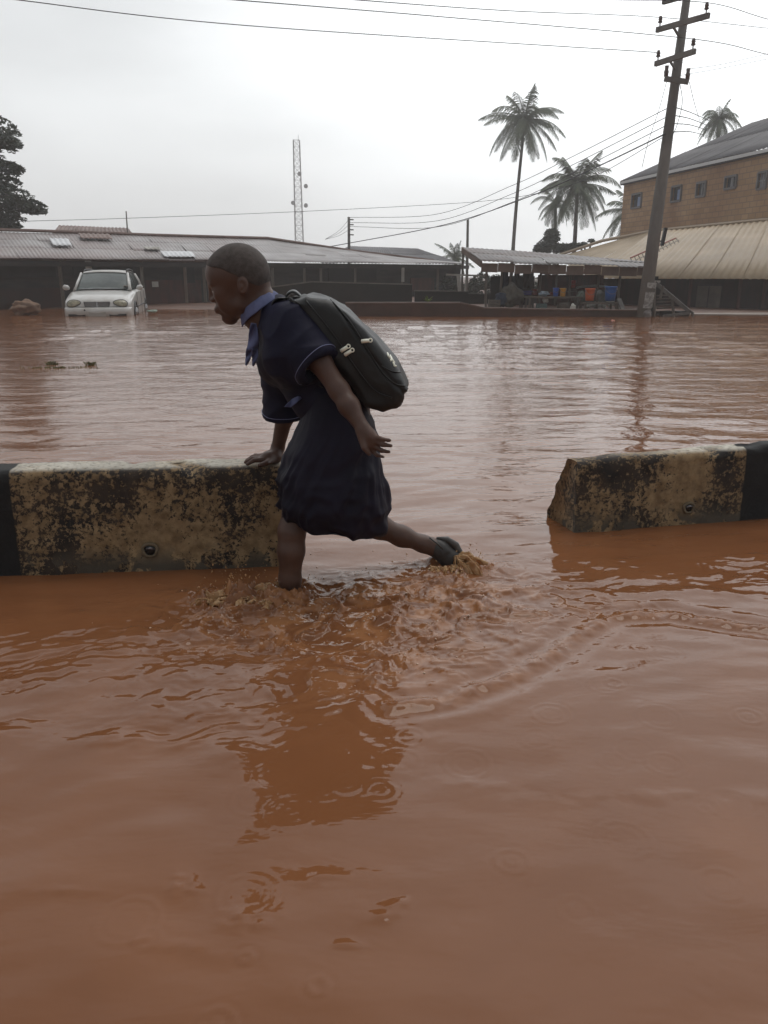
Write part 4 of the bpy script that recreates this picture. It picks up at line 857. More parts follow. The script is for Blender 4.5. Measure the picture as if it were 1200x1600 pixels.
for px, w_, mt in ((790, 9, mat('dark_blue_cloth', (0.02, 0.03, 0.055), 0.9)), (826, 16, mat('brown_sacking', (0.06, 0.045, 0.035), 0.9, (0.035, 0.028, 0.024), 3)), (808, 8, M_dark)):
    p = P(px, 425, 23.6); hw = w_ * p.y / FPX / 2 * 1.0; q = MB(); rows = []
    for j in range(7): rows.append([(p.x - hw + 2 * hw * i / 8, p.y + 0.03 * math.sin(i * 1.7 + j), p.z - 0.075 * j) for i in range(9)])
    V, Q = loft(np.array(rows), False); o = mesh_obj('hanging_cloth', V, Q, mt, ms, True); o.modifiers.new('t', 'SOLIDIFY').thickness = 0.01
# tables
def table(px0, px1, py, Y, depth, label, top_m, under=0):
    a, b = P(px0, py, Y), P(px1, py, Y); c = (a + b) / 2; t = empty('market_table', (c.x, c.y, 0.1), label, 'table'); q = MB(); q.box(c, ((b - a).length, depth, 0.045)); q.build('tabletop', top_m, t)
    for sx in (-1, 1):
        for sy in (-1, 1): q = MB(); x = c.x + sx * ((b - a).length / 2 - 0.06); q.bar((x + 0.02 * sx, c.y + sy * (depth / 2 - 0.06), 0.0), (x, c.y + sy * (depth / 2 - 0.06), c.z - 0.022), 0.05); q.build('leg', M_wood, t)
    return c.z
z1 = table(822, 906, 464.5, 22.2, 0.7, 'rough timber market table carrying blue and yellow buckets', M_wood)
z2 = table(908, 962, 473.5, 21.8, 0.6, 'low table carrying the orange bucket and the big blue drum', M_wood)
z3 = table(812, 834, 462, 23.4, 0.5, 'small dark stand at the left end of the bucket table', M_wood)
def bucket(px, py_bot, Y, w_px, h_px, col, label, name='bucket', cat='bucket', rib=True):
    b = P(px, py_bot, Y); k = Y / FPX; r = w_px * k / 2; h = h_px * k; m = mat('plastic_' + label.split()[0], col, 0.4, tuple(c * 1.25 for c in col), 3)
    t = empty(name, b, label, cat); q = MB(); prof = [(r * 0.82, 0), (r * 0.9, h * 0.5), (r * 0.97, h * 0.9), (r * 1.05, h * 0.92), (r * 1.05, h * 0.97), (r, h), (r * 0.9, h * 0.98), (r * 0.78, h * 0.3)]
    vs = []; n = 20
    for rr, zz in prof:
        for i in range(n): vs.append(b + Vector((rr * math.cos(6.2832 * i / n), rr * math.sin(6.2832 * i / n), zz)))
    fs = [(j * n + i, j * n + (i + 1) % n, (j + 1) * n + (i + 1) % n, (j + 1) * n + i) for j in range(len(prof) - 1) for i in range(n)] + [tuple(reversed(range(n))), tuple((len(prof) - 1) * n + i for i in range(n))]
    q.add(vs, fs); q.build('shell', m, t, True)
    q = MB(); q.tube([b + Vector((r * 1.05 * math.cos(a), -r * 0.25 - r * .8 * math.sin(a), h * (0.93 - 0.45 * math.sin(a)))) for a in np.linspace(0, math.pi, 12)], 0.006, 5); q.build('handle', M_steel, t)
bucket(868, 463.2, 22.1, 9, 12.5, (0.03, 0.09, 0.38), 'bright blue bucket beside the yellow one on the timber table')
bucket(879, 463.2, 22.1, 9.5, 12, (0.62, 0.30, 0.04), 'yellow plastic bucket on the timber market table')
bucket(894, 450, 24.4, 10, 11, (0.42, 0.045, 0.03), 'red bucket standing behind the yellow one on the shed beam')
bucket(921, 470, 21.7, 15, 18, (0.50, 0.10, 0.025), 'orange bucket in front of the pale covered stall')
bucket(953, 470, 21.7, 18, 21, (0.018, 0.10, 0.34), 'large blue drum beside the orange bucket', 'drum', 'drum')
bucket(824, 461, 23.2, 14, 6, (0.05, 0.06, 0.26), 'dusky blue basin at the left end of the bucket row', 'basin', 'basin')
bucket(835, 461, 23.2, 9, 9, (0.20, 0.05, 0.04), 'dull red bucket beside the dusky blue basin')
m = MB(); m.box(P(894, 456, 24.4), (0.5, 0.4, 0.03)); m.bar(P(894, 457, 24.4), P(894, 470, 24.4), 0.05); tag(m.build('plank_stand', M_wood), 'small plank stand under the red bucket', 'stand')
# sacks / bundles
def lump(name, px, py, Y, rx, ry, rz, m, label, cat, seed=0):
    e = bmesh.new(); bmesh.ops.create_icosphere(e, subdivisions=4, radius=1); c = P(px, py, Y); me = bpy.data.meshes.new(name)
    for v in e.verts:
        n_ = mnoise.noise(v.co * 1.7 + Vector((seed, 0, 0))) * 0.35 + mnoise.noise(v.co * 4 + Vector((seed, 3, 0))) * 0.14
        v.co = Vector((v.co.x * rx, v.co.y * ry, v.co.z * rz)) * (1 + n_)
    for f in e.faces: f.smooth = True
    e.to_mesh(me); e.free(); me.materials.append(m); o = bpy.data.objects.new(name, me); C.objects.link(o); o.location = c; return tag(o, label, cat)
M_sack = mat('woven_sack', (0.075, 0.068, 0.055), 0.9, (0.12, 0.11, 0.09), 8); M_white_bag = mat('white_plastic_bag', (0.42, 0.42, 0.38), 0.5, (0.55, 0.54, 0.50), 6)
lump('sack', 800, 462, 22.7, 0.30, 0.25, 0.30, M_sack, 'bulky grey green sack heaped at the left end of the shed', 'sack', 1)
lump('bundle', 850, 459, 22.1, 0.13, 0.12, 0.07, mat('pale_blue_bundle', (0.16, 0.21, 0.26), 0.7, (0.24, 0.28, 0.32), 9), 'pale blue grey bundle left of the bright blue bucket', 'bundle', 2)
lump('plastic_bag', 852, 469, 22.0, 0.085, 0.06, 0.07, M_white_bag, 'white bag hanging under the timber table', 'bag', 3)
lump('plastic_bag', 895, 482, 21.4, 0.07, 0.06, 0.12, M_white_bag, 'crumpled cream bag on the wall between the two tables', 'bag', 4)
lump('plastic_bag', 909, 484, 21.2, 0.05, 0.05, 0.025, M_white_bag, 'tiny flat white bag on the wall below the orange bucket', 'bag', 5)
lump('plastic_bag', 864, 484, 21.2, 0.06, 0.05, 0.03, M_white_bag, 'small pale bag on the wall below the bright blue bucket', 'bag', 9)
def crate(px, py, Y, w, h, mt, label):
    c = P(px, py, Y); t = empty('crate', c - Vector((0, 0, h / 2)), label, 'crate'); q = MB()
    for k in range(3): q.box(c + Vector((0, -w * .35, (k - 1) * h * 0.34)), (w, 0.02, h * 0.26)); q.box(c + Vector((0, w * .35, (k - 1) * h * 0.34)), (w, 0.02, h * 0.26)); q.box(c + Vector((-w / 2, 0, (k - 1) * h * 0.34)), (0.02, w * .7, h * 0.26)); q.box(c + Vector((w / 2, 0, (k - 1) * h * 0.34)), (0.02, w * .7, h * 0.26))
    for sx in (-1, 1):
        for sy in (-1, 1): q.box(c + Vector((sx * w * 0.46, sy * w * 0.33, 0)), (0.04, 0.04, h))
    q.box(c + Vector((0, 0, -h * .48)), (w * .96, w * .68, 0.02)); q.build('slats', mt, t)
crate(772, 474, 22.4, 0.30, 0.20, M_wood, 'grey slatted crate standing behind the low wall at the left post of the shed')
crate(846, 479, 21.9, 0.24, 0.16, mat('faded_teal_paint', (0.06, 0.11, 0.11), 0.7, (0.09, 0.14, 0.13), 5), 'faded teal crate on the ground under the timber table')
crate(880, 478, 21.9, 0.26, 0.18, M_wood, 'grey slatted crate on the ground right of the faded teal one')
lump('sack', 783, 468, 22.6, 0.16, 0.14, 0.20, mat('dark_blue_sack', (0.02, 0.028, 0.05), 0.85, (0.035, 0.045, 0.07), 5), 'dark blue sack slumped left of the bulky grey green sack', 'sack', 41)
lump('bundle', 861, 459.5, 22.3, 0.07, 0.06, 0.05, mat('maroon_rag', (0.16, 0.04, 0.035), 0.8), 'small maroon bundle between the pale bundle and the bright blue bucket', 'bundle', 42)
lump('bundle', 908, 461, 22.0, 0.10, 0.08, 0.10, mat('grey_green_rag', (0.10, 0.13, 0.11), 0.8, (0.17, 0.20, 0.17), 6), 'grey green bundle just left of the orange bucket', 'bundle', 43)
lump('bundle', 937, 460, 22.0, 0.09, 0.08, 0.11, mat('pale_grey_rag', (0.22, 0.23, 0.22), 0.7, (0.14, 0.15, 0.14), 6), 'pale grey bundle between the orange bucket and the blue drum', 'bundle', 44)
M_tarp = mat('pale_grey_tarp', (0.32, 0.33, 0.33), 0.5, (0.22, 0.23, 0.23), 4)
st = empty('covered_stall', atz(934, 490, 23.4, 0.1), 'low covered stall with a curved pale roof behind the orange bucket and blue drum', 'stall'); rows = []
for j in range(5):
    rows.append([P(900 + 68 * u, 451 - 5.0 * math.sin(math.pi * min(1, u * 1.15 + 0.03)) ** 0.5 + 2 * (u > 0.95), 23.0 + j * 0.28) + Vector((0, 0, 0.02 * math.sin(j))) for u in np.linspace(0, 1, 15)])
V, Q = loft(np.array([[tuple(p) for p in r] for r in rows]), False); o = mesh_obj('canopy', V, Q, M_tarp, st, True); o.modifiers.new('t', 'SOLIDIFY').thickness = 0.03
for px, px2 in ((903, 901), (963, 972), (930, 930)):
    q = MB(); q.bar(P(px, 452, 23.1), P(px2, 488, 23.1), 0.06); q.build('leg', M_wood, st)
m = MB(); m.box(P(933, 464, 24.2), (1.05, 0.05, 0.40)); m.build('side_cloth', mat('grey_green_cloth', (0.09, 0.10, 0.09), 0.8, (0.16, 0.17, 0.16), 3), st)
for i, (px, py, w_) in enumerate(((920, 477, .10), (931, 476, .13), (943, 477, .07), (954, 474, .12))):
    lump('plastic_bag', px, py, 22.6, w_, 0.08, 0.085, M_white_bag, ['first cream bag from the left under the covered stall', 'widest cream bag under the covered stall, second from its left end', 'narrow cream bag third from the left under the covered stall', 'rightmost cream bag under the big blue drum'][i], 'bag', 10 + i)
M_plankg = mat('weathered_plank', (0.10, 0.095, 0.09), 0.8, (0.16, 0.15, 0.14), 5)
m = MB(); m.bar(P(967, 467, 21.6), P(975, 488, 21.3), 0.12, 0.04); tag(m.build('leaning_plank', M_plankg), 'grey plank leaning at the right end of the covered stall', 'plank')
lump('floating_litter', 957, 503, 19.0, 0.075, 0.06, 0.045, mat('pink_litter', (0.60, 0.25, 0.20), 0.6), 'pink scrap floating in front of the low wall', 'litter', 6)
lump('floating_litter', 1020, 509, 18.2, 0.05, 0.05, 0.018, M_white_bag, 'small pale scrap floating below the concrete pole', 'litter', 7)
lump('floating_litter', 1155, 510, 18.0, 0.05, 0.04, 0.015, M_white_bag, 'tiny pale scrap floating at the far right', 'litter', 8)

# ------------------------------------------------------------------ tan-roofed building on the right
tb = empty('tan_roofed_building', atz(1080, 480, 24, 0), 'long low building with maroon board walls under a large tan sheet roof', 'building')
EZ2 = 0.90
ea, eb = atz(925, 437, 26.5, EZ2), atz(1330, 438, 22.0, EZ2); bk2 = Vector((-(eb - ea).y, (eb - ea).x, 0)).normalized()
ra, rb = P(1020, 362, 31.0), P(1330, 333, 27.0)
sheets('roof', ea, eb, ra, rb, M_tan, 1, 0.22, 0.017, parent=tb, seed=21, wave=0.003)
la = P(866, 401, 33.5)
sheets('roof_end', la + Vector((0, 0, -0.05)), ea, ra + Vector((-0.05, 0, 0)), ra + Vector((0.05, 0, 0)), M_tan, 1, 0.22, 0.01, parent=tb, seed=22)
m = MB(); m.tube([la, la.lerp(ra, 0.5) + Vector((0, 0, 0.14)), ra + Vector((0, 0, 0.03)), ra.lerp(rb, 0.5) + Vector((0, 0, 0.05)), rb + Vector((0, 0, 0.03))], 0.06, 6); m.build('ridge_cap', mat('pale_tan_flashing', (0.42, 0.34, 0.26), 0.5), tb)
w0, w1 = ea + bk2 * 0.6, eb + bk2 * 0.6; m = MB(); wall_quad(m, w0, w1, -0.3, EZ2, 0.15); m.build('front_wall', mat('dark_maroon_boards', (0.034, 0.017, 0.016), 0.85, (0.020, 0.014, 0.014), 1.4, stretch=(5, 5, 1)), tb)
m = MB(); wall_quad(m, la + Vector((0.6, 0, 0)), w0, -0.3, EZ2, 0.15); m.build('side_wall', M_dark, tb)
def onw(px, off, z):
    d = eb - ea; lo_, hi_ = -0.3, 1.2; k = (px - 600) / FPX
    for _ in range(50):
        t_ = (lo_ + hi_) / 2; p = ea + bk2 * off + d * t_
        if p.x / (p.y * cT + (CAMH - z) * sT) < k: lo_ = t_
        else: hi_ = t_
    p.z = z; return p
a, b = onw(1086, 0.5, 0), onw(1123, 0.5, 0); m = MB(); wall_quad(m, a, b, 0.05, 0.70, 0.05); dr = m.build('door', mat('grey_door', (0.085, 0.070, 0.060), 0.7, (0.12, 0.10, 0.085), 3), tb)
m = MB(); c = onw(1104, 0.47, 0); m.bar((c.x, c.y, 0.06), (c.x, c.y, 0.69), 0.02); m.bar((a.x, a.y - 0.02, 0.72), (b.x, b.y - 0.02, 0.72), 0.04); m.build('frame', M_dark, dr)
for px in (1075, 1152, 1190): c = onw(px, 0.3, 0); q = MB(); q.bar((c.x, c.y, -0.2), (c.x, c.y, EZ2), 0.07); q.build('post', M_maroon, tb)
m = MB(); m.bar(P(985, 403, 25), P(1056, 372, 27.6), 0.035); 
m.build('red_rail', mat('red_oxide_rail', (0.30, 0.09, 0.06), 0.6), tb)
m = MB()
for i in range(13): u = i / 12; a = P(985 + 71 * u, 403 - 31 * u, 25 + 2.6 * u); m.bar(a, P(985 + 71 * u + 5, 408 - 31 * u + 4 * (1 - u) + 2, 25 + 2.6 * u) , 0.018)
m.bar(P(990, 408, 25), P(1061, 375, 27.6), 0.02); m.build('rail_lattice', M_pale, tb)
m = MB(); a = P(1078, 497, 20.9); b = P(1260, 500, 20.6); wall_quad(m, (a.x, 21.3, 0), (b.x, 20.9, 0), -0.3, 0.035, 2.0); tag(m.build('pale_slab', mat('pale_slab_tone', (0.20, 0.15, 0.12), 0.5, (0.26, 0.20, 0.16), 2)), 'low pale slab at the water edge before the maroon wall', 'slab')  # low pale slab along the water line

# ------------------------------------------------------------------ two-storey brick building behind
def brick_mat():
    m = bpy.data.materials.new('orange_brick'); m.use_nodes = True; t = m.node_tree; b = t.nodes['Principled BSDF']; b.inputs['Roughness'].default_value = 0.85
    u = t.nodes.new('ShaderNodeUVMap'); br = t.nodes.new('ShaderNodeTexBrick'); br.inputs['Scale'].default_value = 1; br.inputs['Brick Width'].default_value = 0.46; br.inputs['Row Height'].default_value = 0.23; br.inputs['Mortar Size'].default_value = 0.018
    br.inputs['Color1'].default_value = (0.38, 0.235, 0.12, 1); br.inputs['Color2'].default_value = (0.46, 0.29, 0.155, 1); br.inputs['Mortar'].default_value = (0.27, 0.18, 0.12, 1); t.links.new(u.outputs[0], br.inputs['Vector'])
    n = t.nodes.new('ShaderNodeTexNoise'); n.inputs['Scale'].default_value = 0.5; n.inputs['Detail'].default_value = 6; tcn = t.nodes.new('ShaderNodeTexCoord'); t.links.new(tcn.outputs['Object'], n.inputs['Vector'])
    mm = t.nodes.new('ShaderNodeMix'); mm.data_type = 'RGBA'; mm.blend_type = 'MULTIPLY'; r = t.nodes.new('ShaderNodeMapRange'); r.inputs[1].default_value = 0.35; r.inputs[2].default_value = 0.7; r.inputs[4].default_value = 0.8; t.links.new(n.outputs['Fac'], r.inputs[0]); t.links.new(r.outputs[0], mm.inputs[0])
    t.links.new(br.outputs['Color'], mm.inputs[6]); mm.inputs[7].default_value = (0.62, 0.50, 0.44, 1); t.links.new(mm.outputs[2], b.inputs['Base Color']); return m
M_brick = brick_mat()
BZ = 5.78
c0 = atz(975, 290, 45.5, BZ); c1 = atz(1215, 243, 33.6, BZ); c1 = c0 + (c1 - c0) * 1.35; bd = (c1 - c0).normalized(); bb = Vector((-bd.y, bd.x, 0)); bb = bb if bb.y > 0 else -bb
bs = empty('brick_building', Vector((c0.x, c0.y, 0)), 'two storey orange brick building with small windows and a dark grey roof', 'building')
def uvwall(name, a, b, z0, z1, th, mtl, parent, holes=()):
    """wall with rectangular window openings (u0, u1, v0, v1 in metres from a)"""
    d = (Vector(b) - Vector(a)); d.z = 0; Lw = d.length; d.normalize(); n = Vector((-d.y, d.x, 0)) * th
    us = sorted({0, Lw, *[h[0] for h in holes], *[h[1] for h in holes]}); vs_ = sorted({z0, z1, *[h[2] for h in holes], *[h[3] for h in holes]}); m = MB(); uv = []
    for i in range(len(us) - 1):
        for j in range(len(vs_) - 1):
            uc, vc = (us[i] + us[i + 1]) / 2, (vs_[j] + vs_[j + 1]) / 2
            if any(h[0] < uc < h[1] and h[2] < vc < h[3] for h in holes): continue
            q = [(us[i], vs_[j]), (us[i + 1], vs_[j]), (us[i + 1], vs_[j + 1]), (us[i], vs_[j + 1])]
            m.add([Vector((a[0], a[1], 0)) + d * u + Vector((0, 0, v)) for u, v in q], [(0, 1, 2, 3)]); uv.append(q)
    for h in holes:
        for (u0, v0), (u1, v1) in (((h[0], h[2]), (h[1], h[2])), ((h[1], h[2]), (h[1], h[3])), ((h[1], h[3]), (h[0], h[3])), ((h[0], h[3]), (h[0], h[2]))):
            p = [Vector((a[0], a[1], 0)) + d * u0 + Vector((0, 0, v0)), Vector((a[0], a[1], 0)) + d * u1 + Vector((0, 0, v1))]; m.add([p[0], p[1], p[1] + n, p[0] + n], [(0, 1, 2, 3)]); uv.append([(u0, v0), (u1, v1), (u1 + .1, v1), (u0 + .1, v0)])
    o = m.build(name, mtl, parent); ul = o.data.uv_layers.new(name='UVMap')
    for p, q in zip(o.data.polygons, uv):
        for li, c in zip(p.loop_indices, q): ul.data[li].uv = c
    return o, d
def bx(px):
    k = (px - 600) / FPX; lo_, hi_ = -0.2, 1.5
    for _ in range(50):
        t_ = (lo_ + hi_) / 2; p = c0 + (c1 - c0) * t_; q = p.x / (p.y * cT + (CAMH - 4.5) * sT)
        if q < k: lo_ = t_
        else: hi_ = t_
    return (p - c0).length, p.y
wins = []
for i, (pa, pb, yt, yb_) in enumerate(((987, 1002, 304, 326), (1049, 1064, 292, 316), (1088, 1102, 286, 308), (1132, 1150, 277, 296), (1184, 1198, 270, 296))):
    ua_, ya_ = bx(pa); ub_, _ = bx(pb); zt_ = P(pa, yt, ya_).z; zb_ = P(pa, yb_, ya_).z; wins.append((ua_, ub_, zb_, zt_))
wl, wd = uvwall('wall', c0, c1, 0, BZ, 0.18, M_brick, bs, wins); uvwall('side_wall', c0 + bb * 8.0, c0, 0, BZ, 0.18, M_brick, bs)
M_pane = mat('dark_window', (0.05, 0.055, 0.07), 0.2); M_bluep = mat('blue_curtain', (0.16, 0.24, 0.42), 0.5); M_frame = mat('grey_frame', (0.13, 0.12, 0.12), 0.6); M_louv = mat('pale_louvre', (0.36, 0.36, 0.38), 0.4)
for i, (u0, u1, v0, v1) in enumerate(wins):
    def wp(u, v, off): return Vector((c0.x, c0.y, 0)) + wd * u + Vector((0, 0, v)) + Vector((-wd.y, wd.x, 0)) * off
    fr = MB(); t_ = 0.07
    for a, b in (((u0, v0), (u1, v0)), ((u1, v0), (u1, v1)), ((u1, v1), (u0, v1)), ((u0, v1), (u0, v0))): fr.bar(wp(*a, -0.02), wp(*b, -0.02), 0.09, 0.09)
    w_ = fr.build('window', M_frame, bs); q = MB(); q.add([wp(u0, v0, 0.12), wp(u1, v0, 0.12), wp(u1, v1, 0.12), wp(u0, v1, 0.12)], [(0, 1, 2, 3)]); q.build('pane', M_pane, w_)
    um = (u0 + u1) / 2; q = MB()
    if i < 2: q.add([wp(um - 0.08, v0 + .08, 0.09), wp(u1 - .05, v0 + .08, 0.09), wp(u1 - .05, v1 - .16, 0.09), wp(um - 0.08, v1 - .16, 0.09)], [(0, 1, 2, 3)]); q.build('curtain', M_bluep, w_)
    else:
        q.bar(wp(um, v0, 0.05), wp(um, v1, 0.05), 0.06); q.bar(wp(u1 - .12, v0, 0.06), wp(u1 - .12, v1, 0.06), 0.10, 0.04)
        if i == 4: q.bar(wp(u0 + .12, v0, 0.06), wp(u0 + .12, v1, 0.06), 0.08, 0.04); q.bar(wp(u0, (v0 + v1) / 2, 0.06), wp(u1, (v0 + v1) / 2, 0.06), 0.05)
        q.build('louvre', M_louv, w_)
ov = 0.15; r0_ = c0 - bd * ov - bb * ov + Vector((0, 0, 0.0)); r1_ = c1 - bb * ov; rg0 = P(1062, 214, 46.2); rg1 = rg0 + bd * 16
rz = rg0.z; rg0 = c0 + bd * 4.3 + bb * 4.2; rg0.z = 8.05; rg1 = c1 + bb * 4.2; rg1.z = 8.05
sheets('roof', r0_, r1_, rg0, rg1, M_slate, 2, 0.3, 0.02, parent=bs, seed=31, wave=0.01)
rbk = c0 - bd * ov + bb * 8.4; sheets('roof_hip', rbk, r0_, rg0 + bb * 0.03, rg0, M_slate, 1, 0.3, 0.02, parent=bs, seed=32)
m = MB(); m.bar(r0_ + Vector((0, 0, -0.05)), r1_ + Vector((0, 0, -0.05)), 0.05, 0.13); m.build('gutter', mat('white_gutter', (0.62, 0.62, 0.62), 0.5), bs)
m = MB(); m.bar(r0_ + bb * 0.18 + Vector((0, 0, -0.14)), r1_ + bb * 0.18 + Vector((0, 0, -0.14)), 0.34, 0.06); m.build('soffit', M_dark, bs)

# ------------------------------------------------------------------ parked car
M_carp = mat('dusty_white_paint', (0.56, 0.55, 0.53), 0.35, (0.47, 0.45, 0.42), 3, coat=0.5); M_glass = mat('tinted_glass', (0.055, 0.070, 0.068), 0.12, (0.10, 0.12, 0.115), 2); M_trim = mat('black_trim', (0.02, 0.02, 0.02), 0.5)
M_lamp = mat('yellowed_lamp_glass', (0.20, 0.185, 0.125), 0.12, (0.34, 0.31, 0.22), 12); M_chrome = mat('chrome', (0.5, 0.5, 0.5), 0.2, metal=0.9); M_tyre = mat('tyre_rubber', (0.018, 0.018, 0.018), 0.85); M_rim = mat('alloy', (0.45, 0.45, 0.46), 0.35, metal=0.6)
car = empty('estate_car', (0, 0, 0), 'muddy white estate car standing in the flood before the market shops', 'car')
def car_body():
    # local frame: x sideways, y front (0) to rear (4.5), z from the ground. stations: y, half width, bumper/bottom, shoulder z, top z
    st = [(-0.02, 0.50, 0.30, 0.52, 0.56), (0.03, 0.70, 0.26, 0.58, 0.66), (0.12, 0.79, 0.24, 0.64, 0.74), (0.35, 0.845, 0.22, 0.70, 0.82), (0.8, 0.86, 0.2, 0.78, 0.885), (1.15, 0.865, 0.2, 0.84, 0.93), (1.35, 0.865, 0.2, 0.87, 0.955), (2.0, 0.87, 0.2, 0.90, 0.97), (3.0, 0.87, 0.2, 0.92, 0.99), (3.9, 0.86, 0.22, 0.94, 1.0), (4.35, 0.82, 0.25, 0.92, 0.99), (4.5, 0.74, 0.3, 0.85, 0.92)]
    s = spline(np.array(st), 60); rows = []
    for y, w, zb, zs, zt in s:
        hp = [(w * 0.90, zb), (w * 0.985, zb + 0.06), (w, zb + 0.25), (w * 0.995, (zb + zs) / 2 + 0.1), (w * 0.975, zs - 0.02), (w * 0.94, zs + 0.015), (w * 0.86, zs + (zt - zs) * 0.55), (w * 0.6, zt - 0.012), (w * 0.3, zt), (0, zt + 0.004)]
        full = hp + [(-a, b) for a, b in hp[-2::-1]]; f2 = spline(np.array(full), 50); rows.append([(a, y, b) for a, b in f2])
    return np.array(rows)
R_ = car_body(); V, Q = loft(R_, False); nc = R_.shape[1]; caps = np.array([[k, k + 1, nc - 2 - k, nc - 1 - k] for k in range(nc // 2 - 1)]); Q = np.concatenate([Q, caps, caps + (len(R_) - 1) * nc])
body_c = mesh_obj('body', V, Q, M_carp, car, True); cb = BVHTree.FromPolygons([Vector(v) for v in V], Q.tolist())
# greenhouse
gh = [(1.22, 0.72, 0.93, 0.66, 0.945), (1.55, 0.735, 0.95, 0.63, 1.16), (1.95, 0.745, 0.955, 0.60, 1.37), (2.10, 0.75, 0.96, 0.585, 1.405), (2.8, 0.75, 0.97, 0.575, 1.43), (3.6, 0.745, 0.98, 0.57, 1.415), (4.05, 0.73, 0.98, 0.555, 1.37), (4.38, 0.70, 0.98, 0.58, 1.10)]
def gh_rows(s, g=0.0):
    rows = []
    for y, wb, zb, wt, zt in s:
        hp = [(wb + g, zb), ((wb + wt) / 2 + 0.018 + g, (zb + zt) / 2), (wt + g, zt - 0.03 + g), (wt - 0.08, zt + g), (wt * 0.5, zt + 0.02 + g), (0, zt + 0.025 + g)]; full = hp + [(-a, b) for a, b in hp[-2::-1]]; rows.append([(a, y, b) for a, b in spline(np.array(full), 40)])
    return np.array(rows)
s = spline(np.array(gh), 40); V, Q = loft(gh_rows(s), False); n_ = 40; cp = np.array([[k, k + 1, n_ - 2 - k, n_ - 1 - k] for k in range(n_ // 2 - 1)]); Q = np.concatenate([Q, cp, cp + 39 * n_]); mesh_obj('window_glass', V, Q, M_glass, car, True)
